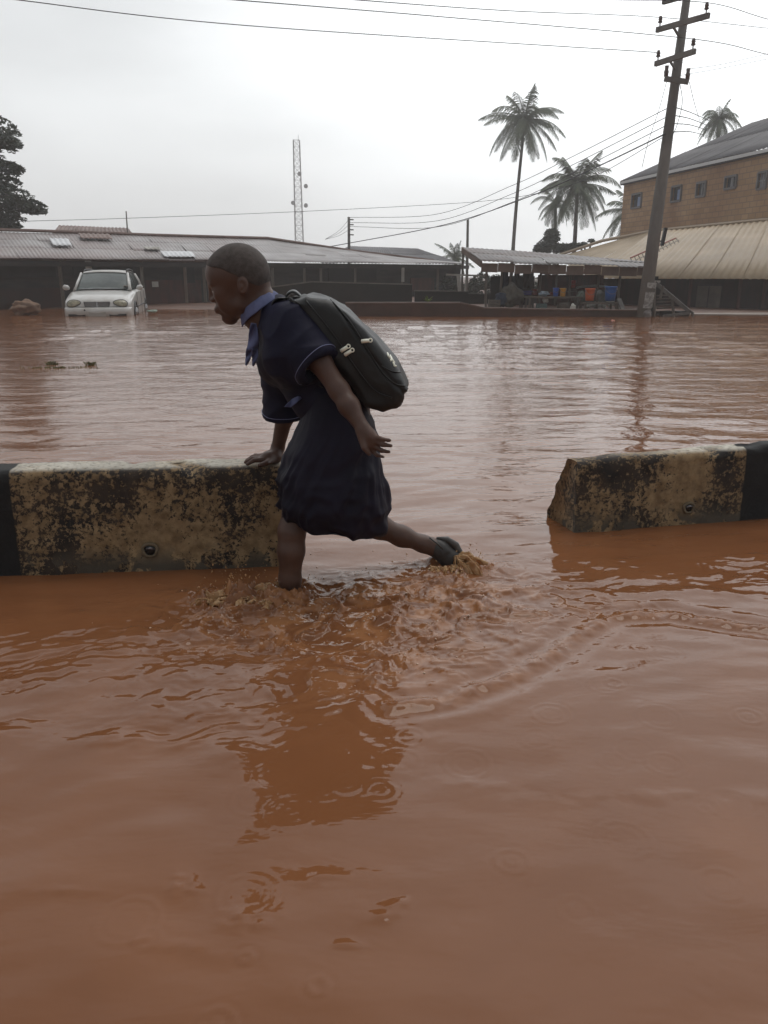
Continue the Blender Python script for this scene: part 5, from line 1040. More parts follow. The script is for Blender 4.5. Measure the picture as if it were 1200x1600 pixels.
# roof skin and pillars proud of the glass
roofs = s[(s[:, 0] > 1.93)]; A = gh_rows(roofs, 0.008)[:, 10:30]; V, Q = loft(A, False); ro = mesh_obj('roof', V, Q, M_carp, car, True); ro.modifiers.new('t', 'SOLIDIFY').thickness = 0.012
for sgn in (-1, 1):
    def gp(y, v):
        k = [np.interp(y, s[:, 0], s[:, i]) for i in range(5)]; wb, zb, wt, zt = k[1:]; w = wb + (wt - wb) * v + 0.018 * 4 * v * (1 - v); return (sgn * (w + 0.006), y, zb + (zt - 0.02 - zb) * v)
    q = MB(); q.tube([gp(1.24, 0.0), gp(1.5, 0.75), gp(1.75, 0.9), gp(1.95, 0.96)], [0.035, 0.035, 0.033, 0.03], 8); q.tube([(sgn * 0.70, 1.22, 0.95), (sgn * 0.66, 1.5, 1.15), (sgn * 0.615, 1.93, 1.375)], 0.032, 8); q.build('pillar', M_carp, car, True)
    for y in (2.45, 3.35): q = MB(); q.tube([gp(y, 0), gp(y + 0.05, 0.5), gp(y + 0.08, 1)], 0.03, 6); q.build('pillar', M_trim, car, True)
    q = MB(); q.tube([gp(4.0, 0), gp(4.02, 0.5), gp(4.0, 1)], 0.06, 6); q.build('pillar', M_carp, car, True)
    q = MB(); q.tube([(sgn * 0.565, 2.1, 1.43), (sgn * 0.56, 2.2, 1.475), (sgn * 0.555, 3.0, 1.495), (sgn * 0.55, 3.8, 1.465), (sgn * 0.545, 3.9, 1.42)], 0.014, 6); q.build('roof_rail', M_trim, car, True)
    e = MB(); e.tube([(sgn * 0.87, 1.42, 0.98), (sgn * 0.92, 1.40, 1.0), (sgn * 0.99, 1.40, 1.01), (sgn * 1.03, 1.41, 1.005)], [0.03, 0.07, 0.075, 0.04], 10); e.build('mirror', M_carp, car, True)
    # headlight: joined twin ovals following the nose
    rows = []
    for t_ in np.linspace(0, 1, 9):
        ang = np.linspace(0, 2 * math.pi, 20, endpoint=False); rad = math.sin(math.acos(min(1, t_))) if t_ < 1 else 0.02
        rows.append([(sgn * (0.595 + 0.175 * rad * math.cos(a) * (1 if math.cos(a) > 0 else 1.05)), 0.135 + 0.12 * rad * math.cos(a) - 0.075 * t_, 0.60 + 0.085 * rad * math.sin(a) * (1 + 0.25 * math.cos(a)) - 0.02 * math.cos(a) * rad) for a in ang])
    A_ = np.array(rows); LF = A_.reshape(-1, 3)
    for i_ in range(len(LF)):
        x_, z_ = LF[i_, 0] * 0.97, LF[i_, 2] + 0.035; h_ = cb.ray_cast(Vector((x_, -0.5, z_)), Vector((0, 1, 0)), 3.0); t2 = (i_ // 20) / 8; LF[i_] = (x_, (h_[0].y if h_[0] else LF[i_, 1]) - 0.006 - 0.022 * math.sin(t2 * math.pi / 2), z_)
    V, Q = loft(LF.reshape(A_.shape)); mesh_obj('headlight', V, Q, M_lamp, car, True)
    e2 = MB(); rim_ = LF.reshape(A_.shape)[0]; e2.tube([Vector(p) + Vector((0, -0.004, 0)) for p in rim_] + [Vector(rim_[0]) + Vector((0, -0.004, 0))], 0.011, 5); e2.build('lamp_surround', M_trim, car, True)
    for y in (0.82, 3.60):
        w = empty('wheel', (sgn * 0.80, y, 0.31)); w.parent = car
        q = MB(); q.tube([(sgn * 0.66, y, 0.31), (sgn * 0.68, y, 0.31), (sgn * 0.86, y, 0.31), (sgn * 0.878, y, 0.31)], [0.28, 0.315, 0.315, 0.27], 28); o = q.build('tyre', M_tyre, None, True); o.parent = w; o.matrix_parent_inverse = Matrix.Translation((sgn * 0.80, y, 0.31)).inverted()
        q = MB(); q.tube([(sgn * 0.862, y, 0.31), (sgn * 0.883, y, 0.31)], [0.205, 0.195], 24)
        for k in range(7): a = k * 2 * math.pi / 7; q.bar((sgn * 0.888, y, 0.31), (sgn * 0.884, y + 0.19 * math.cos(a), 0.31 + 0.19 * math.sin(a)), 0.05, 0.02)
        o = q.build('rim', M_rim, None, True); o.parent = w; o.matrix_parent_inverse = Matrix.Translation((sgn * 0.80, y, 0.31)).inverted()
        q = MB(); q.tube([(sgn * (0.872 if y > 1 else 0.870), y + 0.35 * math.cos(a), 0.31 + 0.35 * math.sin(a)) for a in np.linspace(-0.1, math.pi + 0.1, 18)], 0.022, 6); q.build('wheel_arch', M_trim, car, True)
q = MB(); q.box((0, 0.015, 0.60), (0.60, 0.06, 0.13), Matrix.Rotation(-0.25, 3, 'X'), 1.08); gr = q.build('grille', M_trim, car)
q = MB(); q.bar((-0.32, -0.012, 0.672), (0.32, -0.012, 0.672), 0.018); q.bar((0, -0.028, 0.535), (0, -0.006, 0.665), 0.014)
for k in range(4): q.bar((-0.29, -0.024 + 0.004 * k, 0.555 + 0.028 * k), (0.29, -0.024 + 0.004 * k, 0.555 + 0.028 * k), 0.008)
q.build('grille_bars', M_chrome, gr)
q = MB(); bpv = [(-0.82, 0.20, 0.42), (-0.74, 0.02, 0.42), (-0.5, -0.06, 0.42), (0, -0.09, 0.42), (0.5, -0.06, 0.42), (0.74, 0.02, 0.42), (0.82, 0.20, 0.42)]
rows = [[(x, y + dy, 0.42 + dz) for x, y, z in spline(np.array(bpv), 30)] for dy, dz in ((0.04, 0.10), (-0.005, 0.075), (-0.015, 0.0), (0.0, -0.10), (0.05, -0.15))]
V, Q = loft(np.array(rows), False); o = mesh_obj('bumper', V, Q, M_carp, car, True); o.modifiers.new('t', 'SOLIDIFY').thickness = 0.02
q = MB(); q.box((0, -0.115, 0.37), (0.42, 0.012, 0.11)); q.build('number_plate', mat('dirty_plate', (0.38, 0.37, 0.34), 0.6), car)
for x in (-0.5, 0.5): q = MB(); q.box((x, -0.075, 0.345), (0.42, 0.02, 0.05), Matrix.Rotation(0.10 * (1 if x > 0 else -1), 3, 'Z')); q.build('air_intake', M_trim, car)
q = MB(); q.tube([(-0.3, -0.10, 0.47), (-0.3, -0.112, 0.47)], 0.022, 10); q.build('tow_cap', M_trim, car)
q = MB(); q.tube([(-0.55, 1.18, 0.955), (-0.1, 1.22, 0.975), (0.45, 1.22, 0.965)], 0.012, 5); q.tube([(0.0, 1.19, 0.965), (0.5, 1.24, 0.972), (0.62, 1.22, 0.96)], 0.012, 5); q.build('wiper', M_trim, car)
q = MB(); q.box((0.60, 1.33, 1.03), (0.11, 0.01, 0.10), Matrix.Rotation(0.9, 3, 'X')); q.build('windscreen_sticker', M_pale, car)
for sgn in (-1, 1):
    q = MB()
    for y in (1.4, 2.45, 3.35): q.tube([(sgn * 0.872, y, 0.26), (sgn * 0.876, y, 0.6), (sgn * 0.862, y, 0.9)], 0.004, 4)
    q.tube([(sgn * 0.876, 1.2, 0.52), (sgn * 0.882, 2.4, 0.53), (sgn * 0.876, 3.9, 0.55)], 0.014, 5); q.build('door_trim', M_trim, car)
car.location = P(153, 490, 21.0); car.location.z = -0.32; car.rotation_euler = (0, 0, math.radians(11))
gy_ = G(40, 488); lump('boulder', 39, 481, 21.6, 0.36, 0.3, 0.20, mat('ochre_stone', (0.22, 0.13, 0.08), 0.9, (0.15, 0.095, 0.065), 3, bump=0.6, bscale=8), 'squat ochre stone at the water edge left of the white car', 'stone', 15)
lump('floating_litter', 238, 486, 21.5, 0.13, 0.06, 0.035, mat('pale_green_litter', (0.33, 0.42, 0.36), 0.6), 'pale greenish scrap floating beside the white car', 'litter', 18)

# ------------------------------------------------------------------ grass standing out of the flood
def blades(name, c, n, sx, sy, h, m, label, seed):
    r = random.Random(seed); q = MB()
    for i in range(n):
        u = r.gauss(0, 0.5); b = Vector((c.x + u * sx, c.y + r.gauss(0, 0.5) * sy, -0.02)); a = r.uniform(0, 6.28); l = h * r.uniform(0.4, 1.0); w = Vector((math.cos(a), math.sin(a), 0)) * 0.006; ln = Vector((r.uniform(-1, 1), r.uniform(-1, 1), 0)) * l * 0.7
        q.add([b - w, b + w, b + ln * 0.5 + Vector((0, 0, l * 0.7)) + w, b + ln + Vector((0, 0, l * 0.85)), b + ln * 0.5 + Vector((0, 0, l * 0.7)) - w], [(0, 1, 2, 3, 4)])
    return tag(q.build(name, m), label, 'grass', kind='stuff')
M_gr = mat('drowned_grass', (0.16, 0.16, 0.06), 0.7, (0.24, 0.21, 0.10), 5)
g_ = G(90, 575); blades('flooded_grass', g_, 190, 0.42, 0.035, 0.05, M_gr, 'sparse tuft of drowned grass breaking the flood at the left', 3)
blades('flooded_grass', G(142, 571), 60, 0.045, 0.02, 0.085, M_gr, 'taller end clump of the drowned grass at the left', 4); blades('flooded_grass', G(80, 570), 60, 0.06, 0.02, 0.08, M_gr, 'middle clump of the drowned grass at the left', 5)

# ------------------------------------------------------------------ poles and wires
M_pole = mat('weathered_concrete_pole', (0.12, 0.112, 0.105), 0.8, (0.19, 0.18, 0.165), 2, stretch=(1, 1, 0.3)); M_cable = mat('black_cable', (0.03, 0.03, 0.035), 0.6); M_porc = mat('brown_porcelain', (0.09, 0.06, 0.055), 0.3)
pole = empty('power_pole', atz(1004, 500, 20.4, 0), 'tall leaning concrete electricity pole with three crossarms and papers pasted near its foot', 'pole')
pb0 = P(1003, 508, 20.4); pt = P(1078, -40, 20.9); q = MB(); q.tube([pb0, pb0.lerp(pt, 0.33), pb0.lerp(pt, 0.66), pt], [0.172, 0.15, 0.115, 0.085], 4 * 3); q.build('shaft', M_pole, pole, True)
def onpole(py): return P(1003 + (508 - py) * 75 / 548, py, 20.4 + 0.5 * (508 - py) / 548)
arms = {}
for nme, (xa, ya), (xb, yb), dY in (('top', (1026, 47), (1108, 24), 1.2), ('mid', (1024, 100), (1086, 80), 1.1), ('low', (1038, 123), (1076, 128), 0.2), ('crest', (1036, 3), (1112, -18), 1.2)):
    a, b = P(xa, ya, 20.6 + dY / 2 - 0.25), P(xb, yb, 20.6 - dY / 2 - 0.25); q = MB(); q.bar(a, b, 0.075, 0.11); arms[nme] = (a, b); o = q.build('crossarm', M_pole, pole)
    for p in (a.lerp(b, 0.06), a.lerp(b, 0.94)):
        i_ = MB(); i_.tube([p + Vector((0, 0, 0.05)), p + Vector((0, 0, 0.12)), p + Vector((0, 0, 0.14)), p + Vector((0, 0, 0.19)), p + Vector((0, 0, 0.2)), p + Vector((0, 0, 0.27))], [0.015, 0.015, 0.055, 0.035, 0.05, 0.03] if nme != 'low' else [0.05, 0.05, 0.06, 0.04, 0.04, 0.05], 8); i_.build('insulator', M_porc, o, True)
q = MB(); q.bar(onpole(62), P(1052, 42, 20.5), 0.04); q.build('brace', M_pole, pole); q = MB(); q.bar(onpole(112), P(1046, 94, 20.5), 0.04); q.build('brace', M_pole, pole)
for py, h_, off in ((446, 0.13, 4), (468, 0.36, 0), (478, 0.1, -3)):
    c = onpole(py); q = MB(); q.box(Vector((c.x + 0.03 + off * .005, c.y - 0.185, c.z)), (0.22, 0.012, h_), Matrix.Rotation(0.05, 3, 'Y')); q.build('pasted_notice', mat('torn_paper', (0.42, 0.42, 0.40), 0.7, (0.20, 0.19, 0.18), 14), pole)
c = onpole(370); q = MB(); q.box(c + Vector((0.24, 0, 0)), (0.07, 0.1, 0.42), Matrix.Rotation(0.13, 3, 'Y')); q.bar(c + Vector((0.15, 0, -0.1)), c + Vector((0.24, 0, -0.1)), 0.03); q.build('fuse_box', M_trim, pole)
def wire(pts, rad, label, sag=0.0, group=None):
    """pts: (px, py, Y)"""
    w = [P(*p) for p in pts]; m_ = spline(np.array(w), 14 * (len(w) - 1)) if len(w) > 2 else np.array([np.array(w[0].lerp(w[1], t)) - np.array([0, 0, sag * 4 * t * (1 - t)]) for t in np.linspace(0, 1, 24)])
    q = MB(); q.tube([Vector(p) for p in m_], rad * 0.72, 5); return tag(q.build('power_line', M_cable, None, True), label, 'cable', group)
wire([(-120, -22, 13.5), (30, 0, 14.5), (400, 41, 17.0), (1029, 82, 20.9)], 0.011, 'lowest of the long cables crossing the sky to the middle crossarm')
wire([(150, -18, 13), (370, 0, 14.5), (700, 27, 17.5), (1084, 61, 20.2), (1200, 85, 22), (1330, 112, 24)], 0.011, 'second lowest long cable crossing the top of the sky past the pole')
wire([(400, -14, 14), (560, 0, 15.0), (800, 17, 17.8), (1030, 27, 20.9), (1200, 44, 26)], 0.010, 'third cable from below at the top of the sky, to the upper crossarm')
wire([(820, -12, 16), (940, -1, 18.5), (1104, 4, 19.8), (1200, 30, 21), (1330, 66, 23)], 0.010, 'cable leaving the upper crossarm towards the top right corner')
for (y1, y2, lab) in ((170, 338, 'topmost of the cables rising from the roofs to the pole'), (183, 346, 'second of the cables rising from the roofs to the pole'), (196, 352, 'third of the cables rising from the roofs to the pole'), (209, 377, 'thick lowest cable rising from the zinc roof to the pole')):
    k = 0.024 if y1 == 209 else 0.013
    if y1 == 209: wire([(1040, 209, 20.5), (930, 262, 24.5), (830, 306, 29), (700, 350, 34), (545, 380, 37), (400, 405, 34)], k, lab)
    else: wire([(1041, y1, 20.5), (900, y1 + 67 + 5, 24.0), (800, y1 + 108 + 12, 28.5), (680, (y1 + 130 + y2) / 2 + 16, 34), (546, y2 + 2, 39)], k, lab)
wire([(1035, 215, 20.5), (935, 272, 24), (850, 300, 28), (735, 316, 33), (480, 330, 31), (200, 341, 29), (30, 346, 27), (-100, 352, 26)], 0.011, 'long level cable above the zinc roof, running to the pole')
for i, (y1, y2) in enumerate(((167, 193), (180, 200), (193, 206), (206, 214))):
    wire([(1053, y1, 20.6), (1080, (y1 + y2) / 2 - 4, 27), (1112 - 4 * i, y2 - 3, 38)], 0.016, ['topmost', 'second', 'third', 'lowest'][i] + ' of the short cables from the pole to the grey roof')
wire([(1042, 126, 20.6), (1030, 170, 20.7), (1012, 225, 20.8), (1003, 262, 20.9)], 0.008, 'slack dropper cable hanging left of the pole shaft'); wire([(1062, 128, 20.6), (1066, 160, 20.6), (1058, 195, 20.6), (1049, 215, 20.5)], 0.010, 'slack dropper cable hanging right of the pole shaft')
wire([(1077, 128, 20.5), (1086, 165, 24), (1096, 196, 32)], 0.009, 'thin dropper cable from the lowest crossarm to the roof')
wire([(1075, 108, 20.5), (1130, 100, 22), (1200, 84, 25), (1300, 62, 28)], 0.006, 'faint thin line rising right from the middle crossarm')
wire([(1062, 118, 20.5), (1130, 106, 22), (1200, 92, 25), (1300, 72, 28)], 0.006, 'faint thin line rising right from the lowest crossarm')
def small_pole(px, top, bot, Y, r, label):
    a, b = P(px, bot, Y), P(px, top, Y); t = empty('utility_pole', (a.x, a.y, 0.1), label, 'pole'); q = MB(); q.tube([(a.x, a.y, 0.0), b], [r, r * 0.8], 8); q.build('shaft', M_pole, t, True); return t, b
t, b = small_pole(545, 339, 384, 39, 0.075, 'thin utility pole with stub insulators standing behind the market roof')
for k in range(4): q = MB(); q.bar(b + Vector((0, -0.05, -0.12 - 0.22 * k)), b + Vector((0.22, -0.05, -0.12 - 0.22 * k)), 0.05); q.build('bracket', M_pole, t)
small_pole(731, 343, 400, 30, 0.055, 'dark bare post rising behind the left edge of the open shed'); small_pole(197, 330, 360, 36, 0.035, 'short thin mast above the rust brown roof')
for i, (x1, y1) in enumerate(((533, 352), (527, 362), (520, 350))):
    wire([(545, 343 + 8 * i, 39), (530, 360 + 4 * i, 38), (508, 374, 37)], 0.010, ['upper', 'middle', 'lower'][i] + ' stay wire dropping left from the thin utility pole')
# lattice mast
tw = empty('radio_mast', atz(469, 400, 120, 0), 'pale lattice radio mast rising far behind the zinc roof', 'mast'); tb0 = P(469.5, 440, 120); tt0 = P(468.5, 219, 120); w0_, w1_ = 0.62, 0.42
M_mast = mat('galvanised_lattice', (0.42, 0.42, 0.43), 0.5); q = MB(); hh = tt0.z - tb0.z; nseg = 22
cor = lambda k, t: Vector((tb0.x + (w0_ + (w1_ - w0_) * t) * (1, -1, -1, 1)[k % 4], 120 + (w0_ + (w1_ - w0_) * t) * (1, 1, -1, -1)[k % 4], tb0.z + hh * t))
for k in range(4):
    q.bar(cor(k, 0), cor(k, 1), 0.065)
    for j in range(nseg): q.bar(cor(k, j / nseg), cor(k + 1, (j + 1) / nseg), 0.035); q.bar(cor(k + 1, j / nseg), cor(k, (j + 1) / nseg), 0.035); q.bar(cor(k, (j + 1) / nseg), cor(k + 1, (j + 1) / nseg), 0.035)
q.build('lattice', M_mast, tw); 
for py, sx in ((273, 0), (292, 1), (318, -1), (322, 1)):
    c = P(469, py, 120); q = MB(); q.tube([c + Vector((sx * 0.9, -0.6, 0)), c + Vector((sx * 0.9, -1.0, 0))], [0.2, 0.3], 12); q.build('dish', M_mast, tw)
q = MB(); q.bar(P(466, 219, 120), P(466, 210, 120), 0.05); q.build('lightning_rod', M_mast, tw)
# broken cart / timber frame by the pole
cf = empty('broken_stall', atz(1048, 500, 20.6, 0), 'collapsed timber stall with a sloping pale beam right of the concrete pole', 'stall')
q = MB(); q.bar(P(1022, 440, 20.9), P(1076, 486, 20.4), 0.055, 0.09); q.bar(P(1046, 462, 20.7), P(1083, 490, 20.4), 0.04, 0.06); q.build('sloping_beam', M_plankg, cf)
q = MB(); q.box(P(1026, 440, 20.9), (0.16, 0.1, 0.05)); q.build('cap', M_pale, cf)
q = MB()
for i in range(7): q.bar(P(1026, 462 + 5 * i, 20.9), P(1052 - i, 461 + 5 * i, 20.9), 0.02, 0.035)
q.build('slats', M_wood, cf)
for xa, ya, xb, yb in ((1023, 442, 1022, 500), (1050, 464, 1053, 498), (1082, 488, 1084, 506), (1036, 447, 1031, 468)): q = MB(); q.bar(P(xa, ya, 20.7), P(xb, yb, 20.6), 0.05); q.build('post', M_wood, cf)
q = MB(); q.bar(P(1036, 494, 20.4), P(1078, 489, 20.4), 0.045, 0.06); q.bar(P(1040, 500, 20.5), P(1076, 500, 20.5), 0.25, 0.12); q.build('rail', M_plankg, cf)
q = MB(); q.box(P(1050, 494, 21.0), (0.75, 0.3, 0.26)); q.box(P(1019, 465, 21.2), (0.16, 0.2, 1.05)); q.build('dark_panel', M_black, cf)
lump('bundle', 1012, 492, 20.25, 0.09, 0.07, 0.13, mat('faded_rag', (0.16, 0.14, 0.13), 0.9, (0.24, 0.22, 0.21), 7), 'faded rag bundle at the foot of the concrete pole', 'bundle', 31)

# ------------------------------------------------------------------ palms, trees, bushes
M_frond = mat('palm_green', (0.045, 0.070, 0.032), 0.6, (0.085, 0.11, 0.05), 1.5); M_trunk = mat('palm_trunk', (0.13, 0.115, 0.10), 0.85, (0.09, 0.08, 0.07), 4); M_leaf = mat('dark_foliage', (0.018, 0.030, 0.016), 0.6, (0.034, 0.050, 0.024), 1.0)
def palm(base, top, R, nf, label, seed, r0=0.16, droop=1.0, trunk=True, group=None, up_bias=0.0):
    r = random.Random(seed); t = empty('palm_tree', base, label, 'palm', group); base, top = Vector(base), Vector(top)
    if trunk:
        q = MB(); mid = base.lerp(top, 0.5) + Vector((r.uniform(-.1, .1), 0, 0)) * (top - base).length * 0.1; pts = [Vector(p) for p in spline(np.array([base, mid, top]), 14)]; q.tube(pts, [r0 * (1 - 0.35 * i / 13) * (1 + 0.05 * (i % 2)) for i in range(14)], 8); q.build('trunk', M_trunk, t, True)
    fr = MB()
    for i in range(nf):
        az = i * 2.39996 + r.uniform(-0.2, 0.2); el = math.radians(78 - 128 * (i / nf) ** 0.85 + r.uniform(-9, 9)) + up_bias; L_ = R * r.uniform(0.85, 1.1) * (0.8 if i < nf * .2 else 1); n = 16; dr_ = r.uniform(0.6, 1.9)
        d = Vector((math.cos(az) * math.cos(el), math.sin(az) * math.cos(el), math.sin(el))); p = top.copy(); pts = [p.copy()]
        for k in range(n):
            p = p + d * (L_ / n); d = (d + Vector((0, 0, -0.052 * droop * dr_ * (1 + k * 0.06)))).normalized(); pts.append(p.copy())
        fr.tube(pts, [0.035 * R / 2.5 * (1 - 0.85 * k / n) for k in range(n + 1)], 4, caps=False)
        sdv = Vector((-math.sin(az), math.cos(az), 0))
        for k in range(1, n * 3 + 1):
            f = k / 3; i0 = min(int(f), n - 1); p = pts[i0].lerp(pts[i0 + 1], f - i0); dd = (pts[min(i0 + 1, n)] - pts[i0]).normalized(); ll = R * 0.235 * math.sin(math.pi * min(1, (k / (3 * n)) * 0.85 + 0.12)) ** 0.7 * r.uniform(0.75, 1.1)
            for sg in (-1, 1):
                out_ = (sdv * sg * 0.75 + dd * 0.65 + Vector((0, 0, -0.30 - 0.35 * r.random()))).normalized(); w = dd * (R * 0.0085); m1 = p + out_ * ll * 0.5; tip = p + out_ * ll + Vector((0, 0, -ll * 0.28)); fr.add([p - w * .5, p + w * .5, m1 + w, tip, m1 - w], [(0, 1, 2, 4), (4, 2, 3)])
    fr.build('crown', M_frond, t)
    if trunk:
        q = MB()
        for k in range(7): a = k * 0.9; c = top + Vector((math.cos(a) * 0.2, math.sin(a) * 0.2, -0.22)) * (R / 2.5); q.tube([c + Vector((0, 0, 0.12)), c + Vector((0, 0, 0.06)), c, c - Vector((0, 0, 0.08)), c - Vector((0, 0, 0.12))], [0.03, 0.09, 0.11, 0.08, 0.02], 7)
        q.build('coconuts', M_frond, t, True)
    return t
Yp = 60
palm(atz(798, 440, Yp, 0.3), P(820, 188, Yp), 3.25, 32, 'tallest coconut palm, on a slim bare trunk against open sky', 1, 0.14, 0.9)
Yp = 55
palm(atz(893, 440, Yp, 0.3), P(902, 288, Yp), 3.0, 40, 'bushy shorter coconut palm left of the brick building', 2, 0.16, 1.0)
palm(atz(866, 440, Yp + 3, 0.3), P(868, 318, Yp + 3), 1.9, 16, 'small palm half hidden beside the bushy shorter palm', 5, 0.16, 1.3)
palm(atz(985, 400, 50, 0.3), P(984, 330, 50), 2.3, 22, 'palm partly hidden behind the left corner of the brick building', 3, 0.18, 1.3)
palm(atz(1125, 300, 62, 0.3), P(1124, 186, 62), 2.0, 30, 'palm crown showing above the dark grey roof', 4, 0.2, 1.5)
palm(atz(712, 440, 58, 0.3), P(712, 402, 58), 1.6, 20, 'small palm low on the horizon left of the open shed', 6, 0.14, 0.9)
def leafy(base, blobs, label, seed, leaf=0.16, n=900, name='leafy_tree', cat='tree', limbs=True, m=None):
    """blobs: (centre, radius triple); leaf clumps in each, limbs from base"""
    r = random.Random(seed); t = empty(name, base, label, cat); q = MB(); lf_v = []; lf_f = []
    if limbs:
        q.tube([base, Vector(base).lerp(blobs[0][0], 0.6)], [0.22, 0.15], 8)
        for c, _ in blobs: q.tube([Vector(base).lerp(blobs[0][0], 0.55), Vector(base).lerp(blobs[0][0], 0.55).lerp(c, 0.5) + Vector((0, 0, 0.15)), c], [0.11, 0.06, 0.02], 6)
        q.build('trunk', M_trunk, t, True)
    for c, rad in blobs:
        for i in range(int(n)):
            while True:
                v = Vector((r.uniform(-1, 1), r.uniform(-1, 1), r.uniform(-1, 1)))
                if v.length < 1 and mnoise.noise(v * 2.2 + Vector((seed, c[0], c[2]))) + 0.25 * v.length > 0.02: break
            p = Vector((c[0] + v.x * rad[0], c[1] + v.y * rad[1], c[2] + v.z * rad[2] - 0.25 * rad[2] * v.x * v.x)); a = Vector((r.gauss(0, 1), r.gauss(0, 1), r.gauss(0, 0.5))).normalized(); b = a.cross(Vector((r.gauss(0, 1), r.gauss(0, 1), r.gauss(0, 1)))).normalized(); s_ = leaf * r.uniform(0.5, 1.2)
            k = len(lf_v); lf_v += [p - a * s_, p + b * s_ * 0.35, p + a * s_, p - b * s_ * 0.35]; lf_f.append((k, k + 1, k + 2, k + 3))
    mesh_obj('crown', lf_v, lf_f, m or M_leaf, t); return t
Yt = 34; k = Yt / FPX
bl = [(P(x, y, Yt + dy), (rx * k, 1.0, rz_ * k)) for x, y, rx, rz_, dy in ((-30, 215, 50, 30, 0), (-2, 205, 28, 20, 0.5), (5, 222, 22, 9, -0.4), (-20, 265, 45, 22, 0), (10, 262, 22, 9, 0.4), (0, 285, 30, 12, 0), (12, 305, 36, 12, -0.5), (40, 320, 26, 9, 0), (50, 328, 18, 5, 0.2), (5, 335, 32, 14, 0), (-30, 330, 50, 30, 0), (8, 350, 20, 8, 0.3))]
leafy(atz(-50, 440, Yt, 0.2), bl, 'dark almond like tree with tiered branches at the left edge', 5, 0.13, 620)
Yt = 48; k = Yt / FPX
leafy(atz(855, 440, Yt, 0.2), [(P(x, y, Yt), (rx * k, 0.8, rz_ * k)) for x, y, rx, rz_ in ((858, 382, 17, 12), (862, 368, 12, 10), (846, 388, 12, 10), (880, 388, 14, 7), (898, 384, 10, 4))], 'round dark bush under the bushy palm behind the open shed', 8, 0.14, 600, 'bush', 'bush')
leafy(atz(925, 440, 40, 0.2), [(P(x, y, 40), (rx * 40 / FPX, 0.4, rz_ * 40 / FPX)) for x, y, rx, rz_ in ((912, 381, 5, 3), (924, 376, 5, 3), (905, 384, 8, 2))], 'straggly shrub tips above the edge of the tan roof', 9, 0.07, 160, 'shrub', 'bush')

k = 36 / FPX
leafy(atz(745, 440, 36, 0.1), [(P(x, y, 36), (rx * k, 0.8, rz_ * k)) for x, y, rx, rz_ in ((700, 448, 22, 16), (738, 452, 22, 16), (752, 438, 16, 12), (776, 446, 20, 16), (812, 448, 24, 18), (846, 448, 20, 16))], 'low dark shrubs in the gap behind the open shed posts', 12, 0.10, 520, 'bush', 'bush')
# ------------------------------------------------------------------ thrown water
M_splash = mat('splashed_muddy_water', (0.78, 0.52, 0.28), 0.10, (0.55, 0.30, 0.13), 30, spec=0.6)  # pale base colour stands in for backlit highlights in thin water
M_splash.node_tree.nodes['Principled BSDF'].inputs['Subsurface Weight'].default_value = 0.0
M_splash.node_tree.nodes['Principled BSDF'].inputs['Transmission Weight'].default_value = 0.45
M_splash.node_tree.nodes['Principled BSDF'].inputs['IOR'].default_value = 1.33
def droplets(parent, drops, seed, label=None):
    r = random.Random(seed); e = bmesh.new()
    for (c, sp, n) in drops:
        for i in range(n):
            p = Vector(c) + Vector((r.gauss(0, sp[0]), r.gauss(0, sp[1]), abs(r.gauss(0, sp[2])))); s_ = 0.0007 + 0.0020 * r.random() ** 2.5
            bmesh.ops.create_icosphere(e, subdivisions=1, radius=s_, matrix=Matrix.Translation(p) @ Matrix.Rotation(r.uniform(-.8, .8), 4, 'Y') @ Matrix.Diagonal((1, 1, r.uniform(1, 2.2), 1)))
    me = bpy.data.meshes.new('droplets'); e.to_mesh(me); e.free(); me.materials.append(M_splash); o = bpy.data.objects.new('droplets', me); C.objects.link(o); tag(o, label, kind='stuff')
    if parent: o.parent = parent
    return o
def q_(px, py, Y): return tuple(P(px, py, Y))
def fan(name, arcs, label, n=170, rows_=40):
    """thin sheets of water flung outward; arcs: (angles, start centre, start radii, reach, rise, seed)"""
    V_ = []; Q_ = []
    for (a0, a1, c, (sx, sy), reach, rise, sd_) in arcs:
        u = np.linspace(0, 1, n); v = np.linspace(0, 1, rows_); U, Vv = np.meshgrid(u, v); A = a0 + (a1 - a0) * U
        rg_ = 0.65 + 0.5 * fbm2(U * 6 + sd_, U * 0, 3) + 0.22 * fbm2(U * 22 + sd_, U * 0 + 5, 2); edge = np.clip(1 - (2 * U - 1) ** 4, 0.05, 1)
        R_ = Vv * reach * rg_ * edge
        streak = fbm2(U * 13 + sd_, Vv * 1.8, 3, 0.5); x = c[0] + np.cos(A) * (sx + R_) ; y = c[1] + np.sin(A) * (sy + R_ * 0.8)
        z = c[2] + rise * 2.4 * Vv * (1 - Vv) * rg_ - (c[2] + 0.02) * Vv ** 1.6
        k = 0.010 * (0.3 + Vv); x = x + k * streak * np.cos(A) + 0.002 * fbm2(U * 30, Vv * 7, 2); y = y + k * streak * np.sin(A); z = z + 0.012 * streak * (1 - 0.3 * Vv) + 0.002 * fbm2(U * 30 + 9, Vv * 7 + sd_, 2, 0.5)
        G_ = np.stack([x, y, z], -1); a, b = loft(G_, False)
        hole_ = (fbm2(U * 12 + sd_, Vv * 3 + 2, 2) > 0.50 - 0.22 * Vv).ravel(); keep = ~hole_[b].any(1); Q_.append(b[keep] + sum(len(w) for w in V_)); V_.append(a)
    V = np.concatenate(V_); Q = np.concatenate(Q_); o = mesh_obj(name, V, Q, M_splash, None, True); md = o.modifiers.new('thick', 'SOLIDIFY'); md.thickness = 0.0022; return tag(o, label, 'splash')
f = P(700, 872, 2.66)
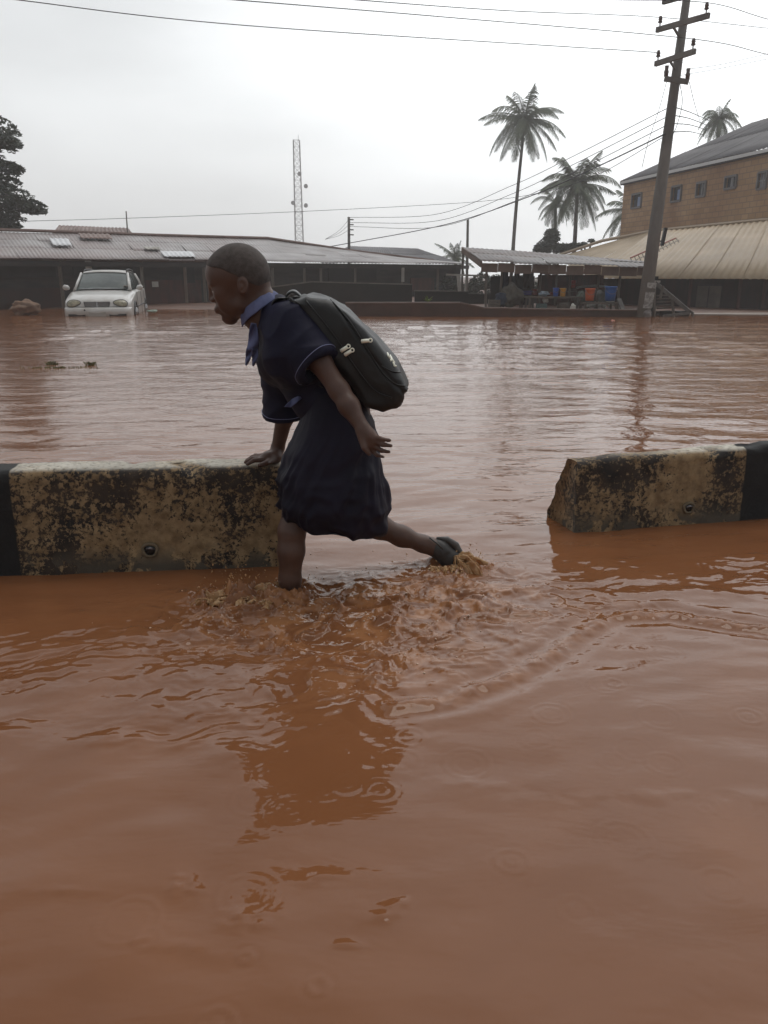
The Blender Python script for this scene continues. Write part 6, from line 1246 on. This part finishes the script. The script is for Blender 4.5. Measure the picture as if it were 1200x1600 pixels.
s1 = fan('water_splash', [(-1.35, 0.55, (f.x + 0.015, 2.655, f.z + 0.005), (0.022, 0.014), 0.15, 0.045, 3.0), (-2.7, -0.6, (f.x - 0.010, 2.645, f.z - 0.025), (0.055, 0.022), 0.085, 0.030, 7.0), (-1.9, 0.2, (f.x + 0.02, 2.64, f.z - 0.022), (0.035, 0.02), 0.10, 0.022, 17.0)], 'fan of orange spray thrown up by the trailing shoe')
droplets(s1, [(q_(738, 878, 2.62), (0.025, 0.04, 0.015), 60), (q_(690, 895, 2.55), (0.06, 0.05, 0.010), 50), (q_(755, 895, 2.58), (0.03, 0.04, 0.010), 30)], 3)
l = LEG1
s2 = fan('water_splash', [(2.0, 4.4, (l.x - 0.015, 2.425, 0.004), (0.045, 0.045), 0.10, 0.040, 23.0), (2.2, 4.9, (l.x - 0.13, 2.375, 0.002), (0.06, 0.03), 0.11, 0.050, 31.0), (3.2, 5.6, (l.x - 0.05, 2.37, 0.0), (0.06, 0.03), 0.09, 0.030, 41.0), (2.6, 4.4, (l.x - 0.22, 2.36, 0.0), (0.03, 0.03), 0.08, 0.040, 47.0)], 'ragged crest of muddy water pushed up before the standing leg')
droplets(None, [(q_(375, 905, 2.36), (0.05, 0.03, 0.03), 70), (q_(345, 925, 2.33), (0.03, 0.04, 0.02), 40), (q_(430, 940, 2.32), (0.09, 0.05, 0.012), 60), (q_(490, 905, 2.46), (0.03, 0.03, 0.01), 20)], 6, 'loose droplets flying up before the standing leg')

# bubbles riding on the churned water
e = bmesh.new(); r = random.Random(21)
for _ in range(420):
    px, py = (r.gauss(560, 150), r.gauss(955, 45)); g_ = G(px, min(max(py, 850), 1500)); s_ = 0.0012 + 0.0028 * r.random() ** 3
    bmesh.ops.create_icosphere(e, subdivisions=2, radius=s_, matrix=Matrix.Translation((g_.x, g_.y, at_water(g_.x, g_.y) + s_ * 0.2)) @ Matrix.Diagonal((1, 1, 0.8, 1)))
M_bub = mat('muddy_bubble', (0.50, 0.33, 0.22), 0.06, spec=0.8); me = bpy.data.meshes.new('water_bubbles'); e.to_mesh(me); e.free(); me.materials.append(M_bub)
for p in me.polygons: p.use_smooth = True
o = bpy.data.objects.new('water_bubbles', me); C.objects.link(o); tag(o, 'small bubbles riding on the churned brown water', kind='stuff')
# ------------------------------------------------------------------ rain haze
hz = MB().box((0, 150, 17), (330, 392, 36)); hm = bpy.data.materials.new('rain_haze'); hm.use_nodes = True; t = hm.node_tree
t.nodes.remove(t.nodes['Principled BSDF']); pv = t.nodes.new('ShaderNodeVolumePrincipled'); pv.inputs['Density'].default_value = 0.0025; pv.inputs['Color'].default_value = (1, 1, 1, 1); pv.inputs['Anisotropy'].default_value = 0.3
t.links.new(pv.outputs[0], t.nodes['Material Output'].inputs['Volume'])
tag(hz.build('haze', hm), kind='stuff')
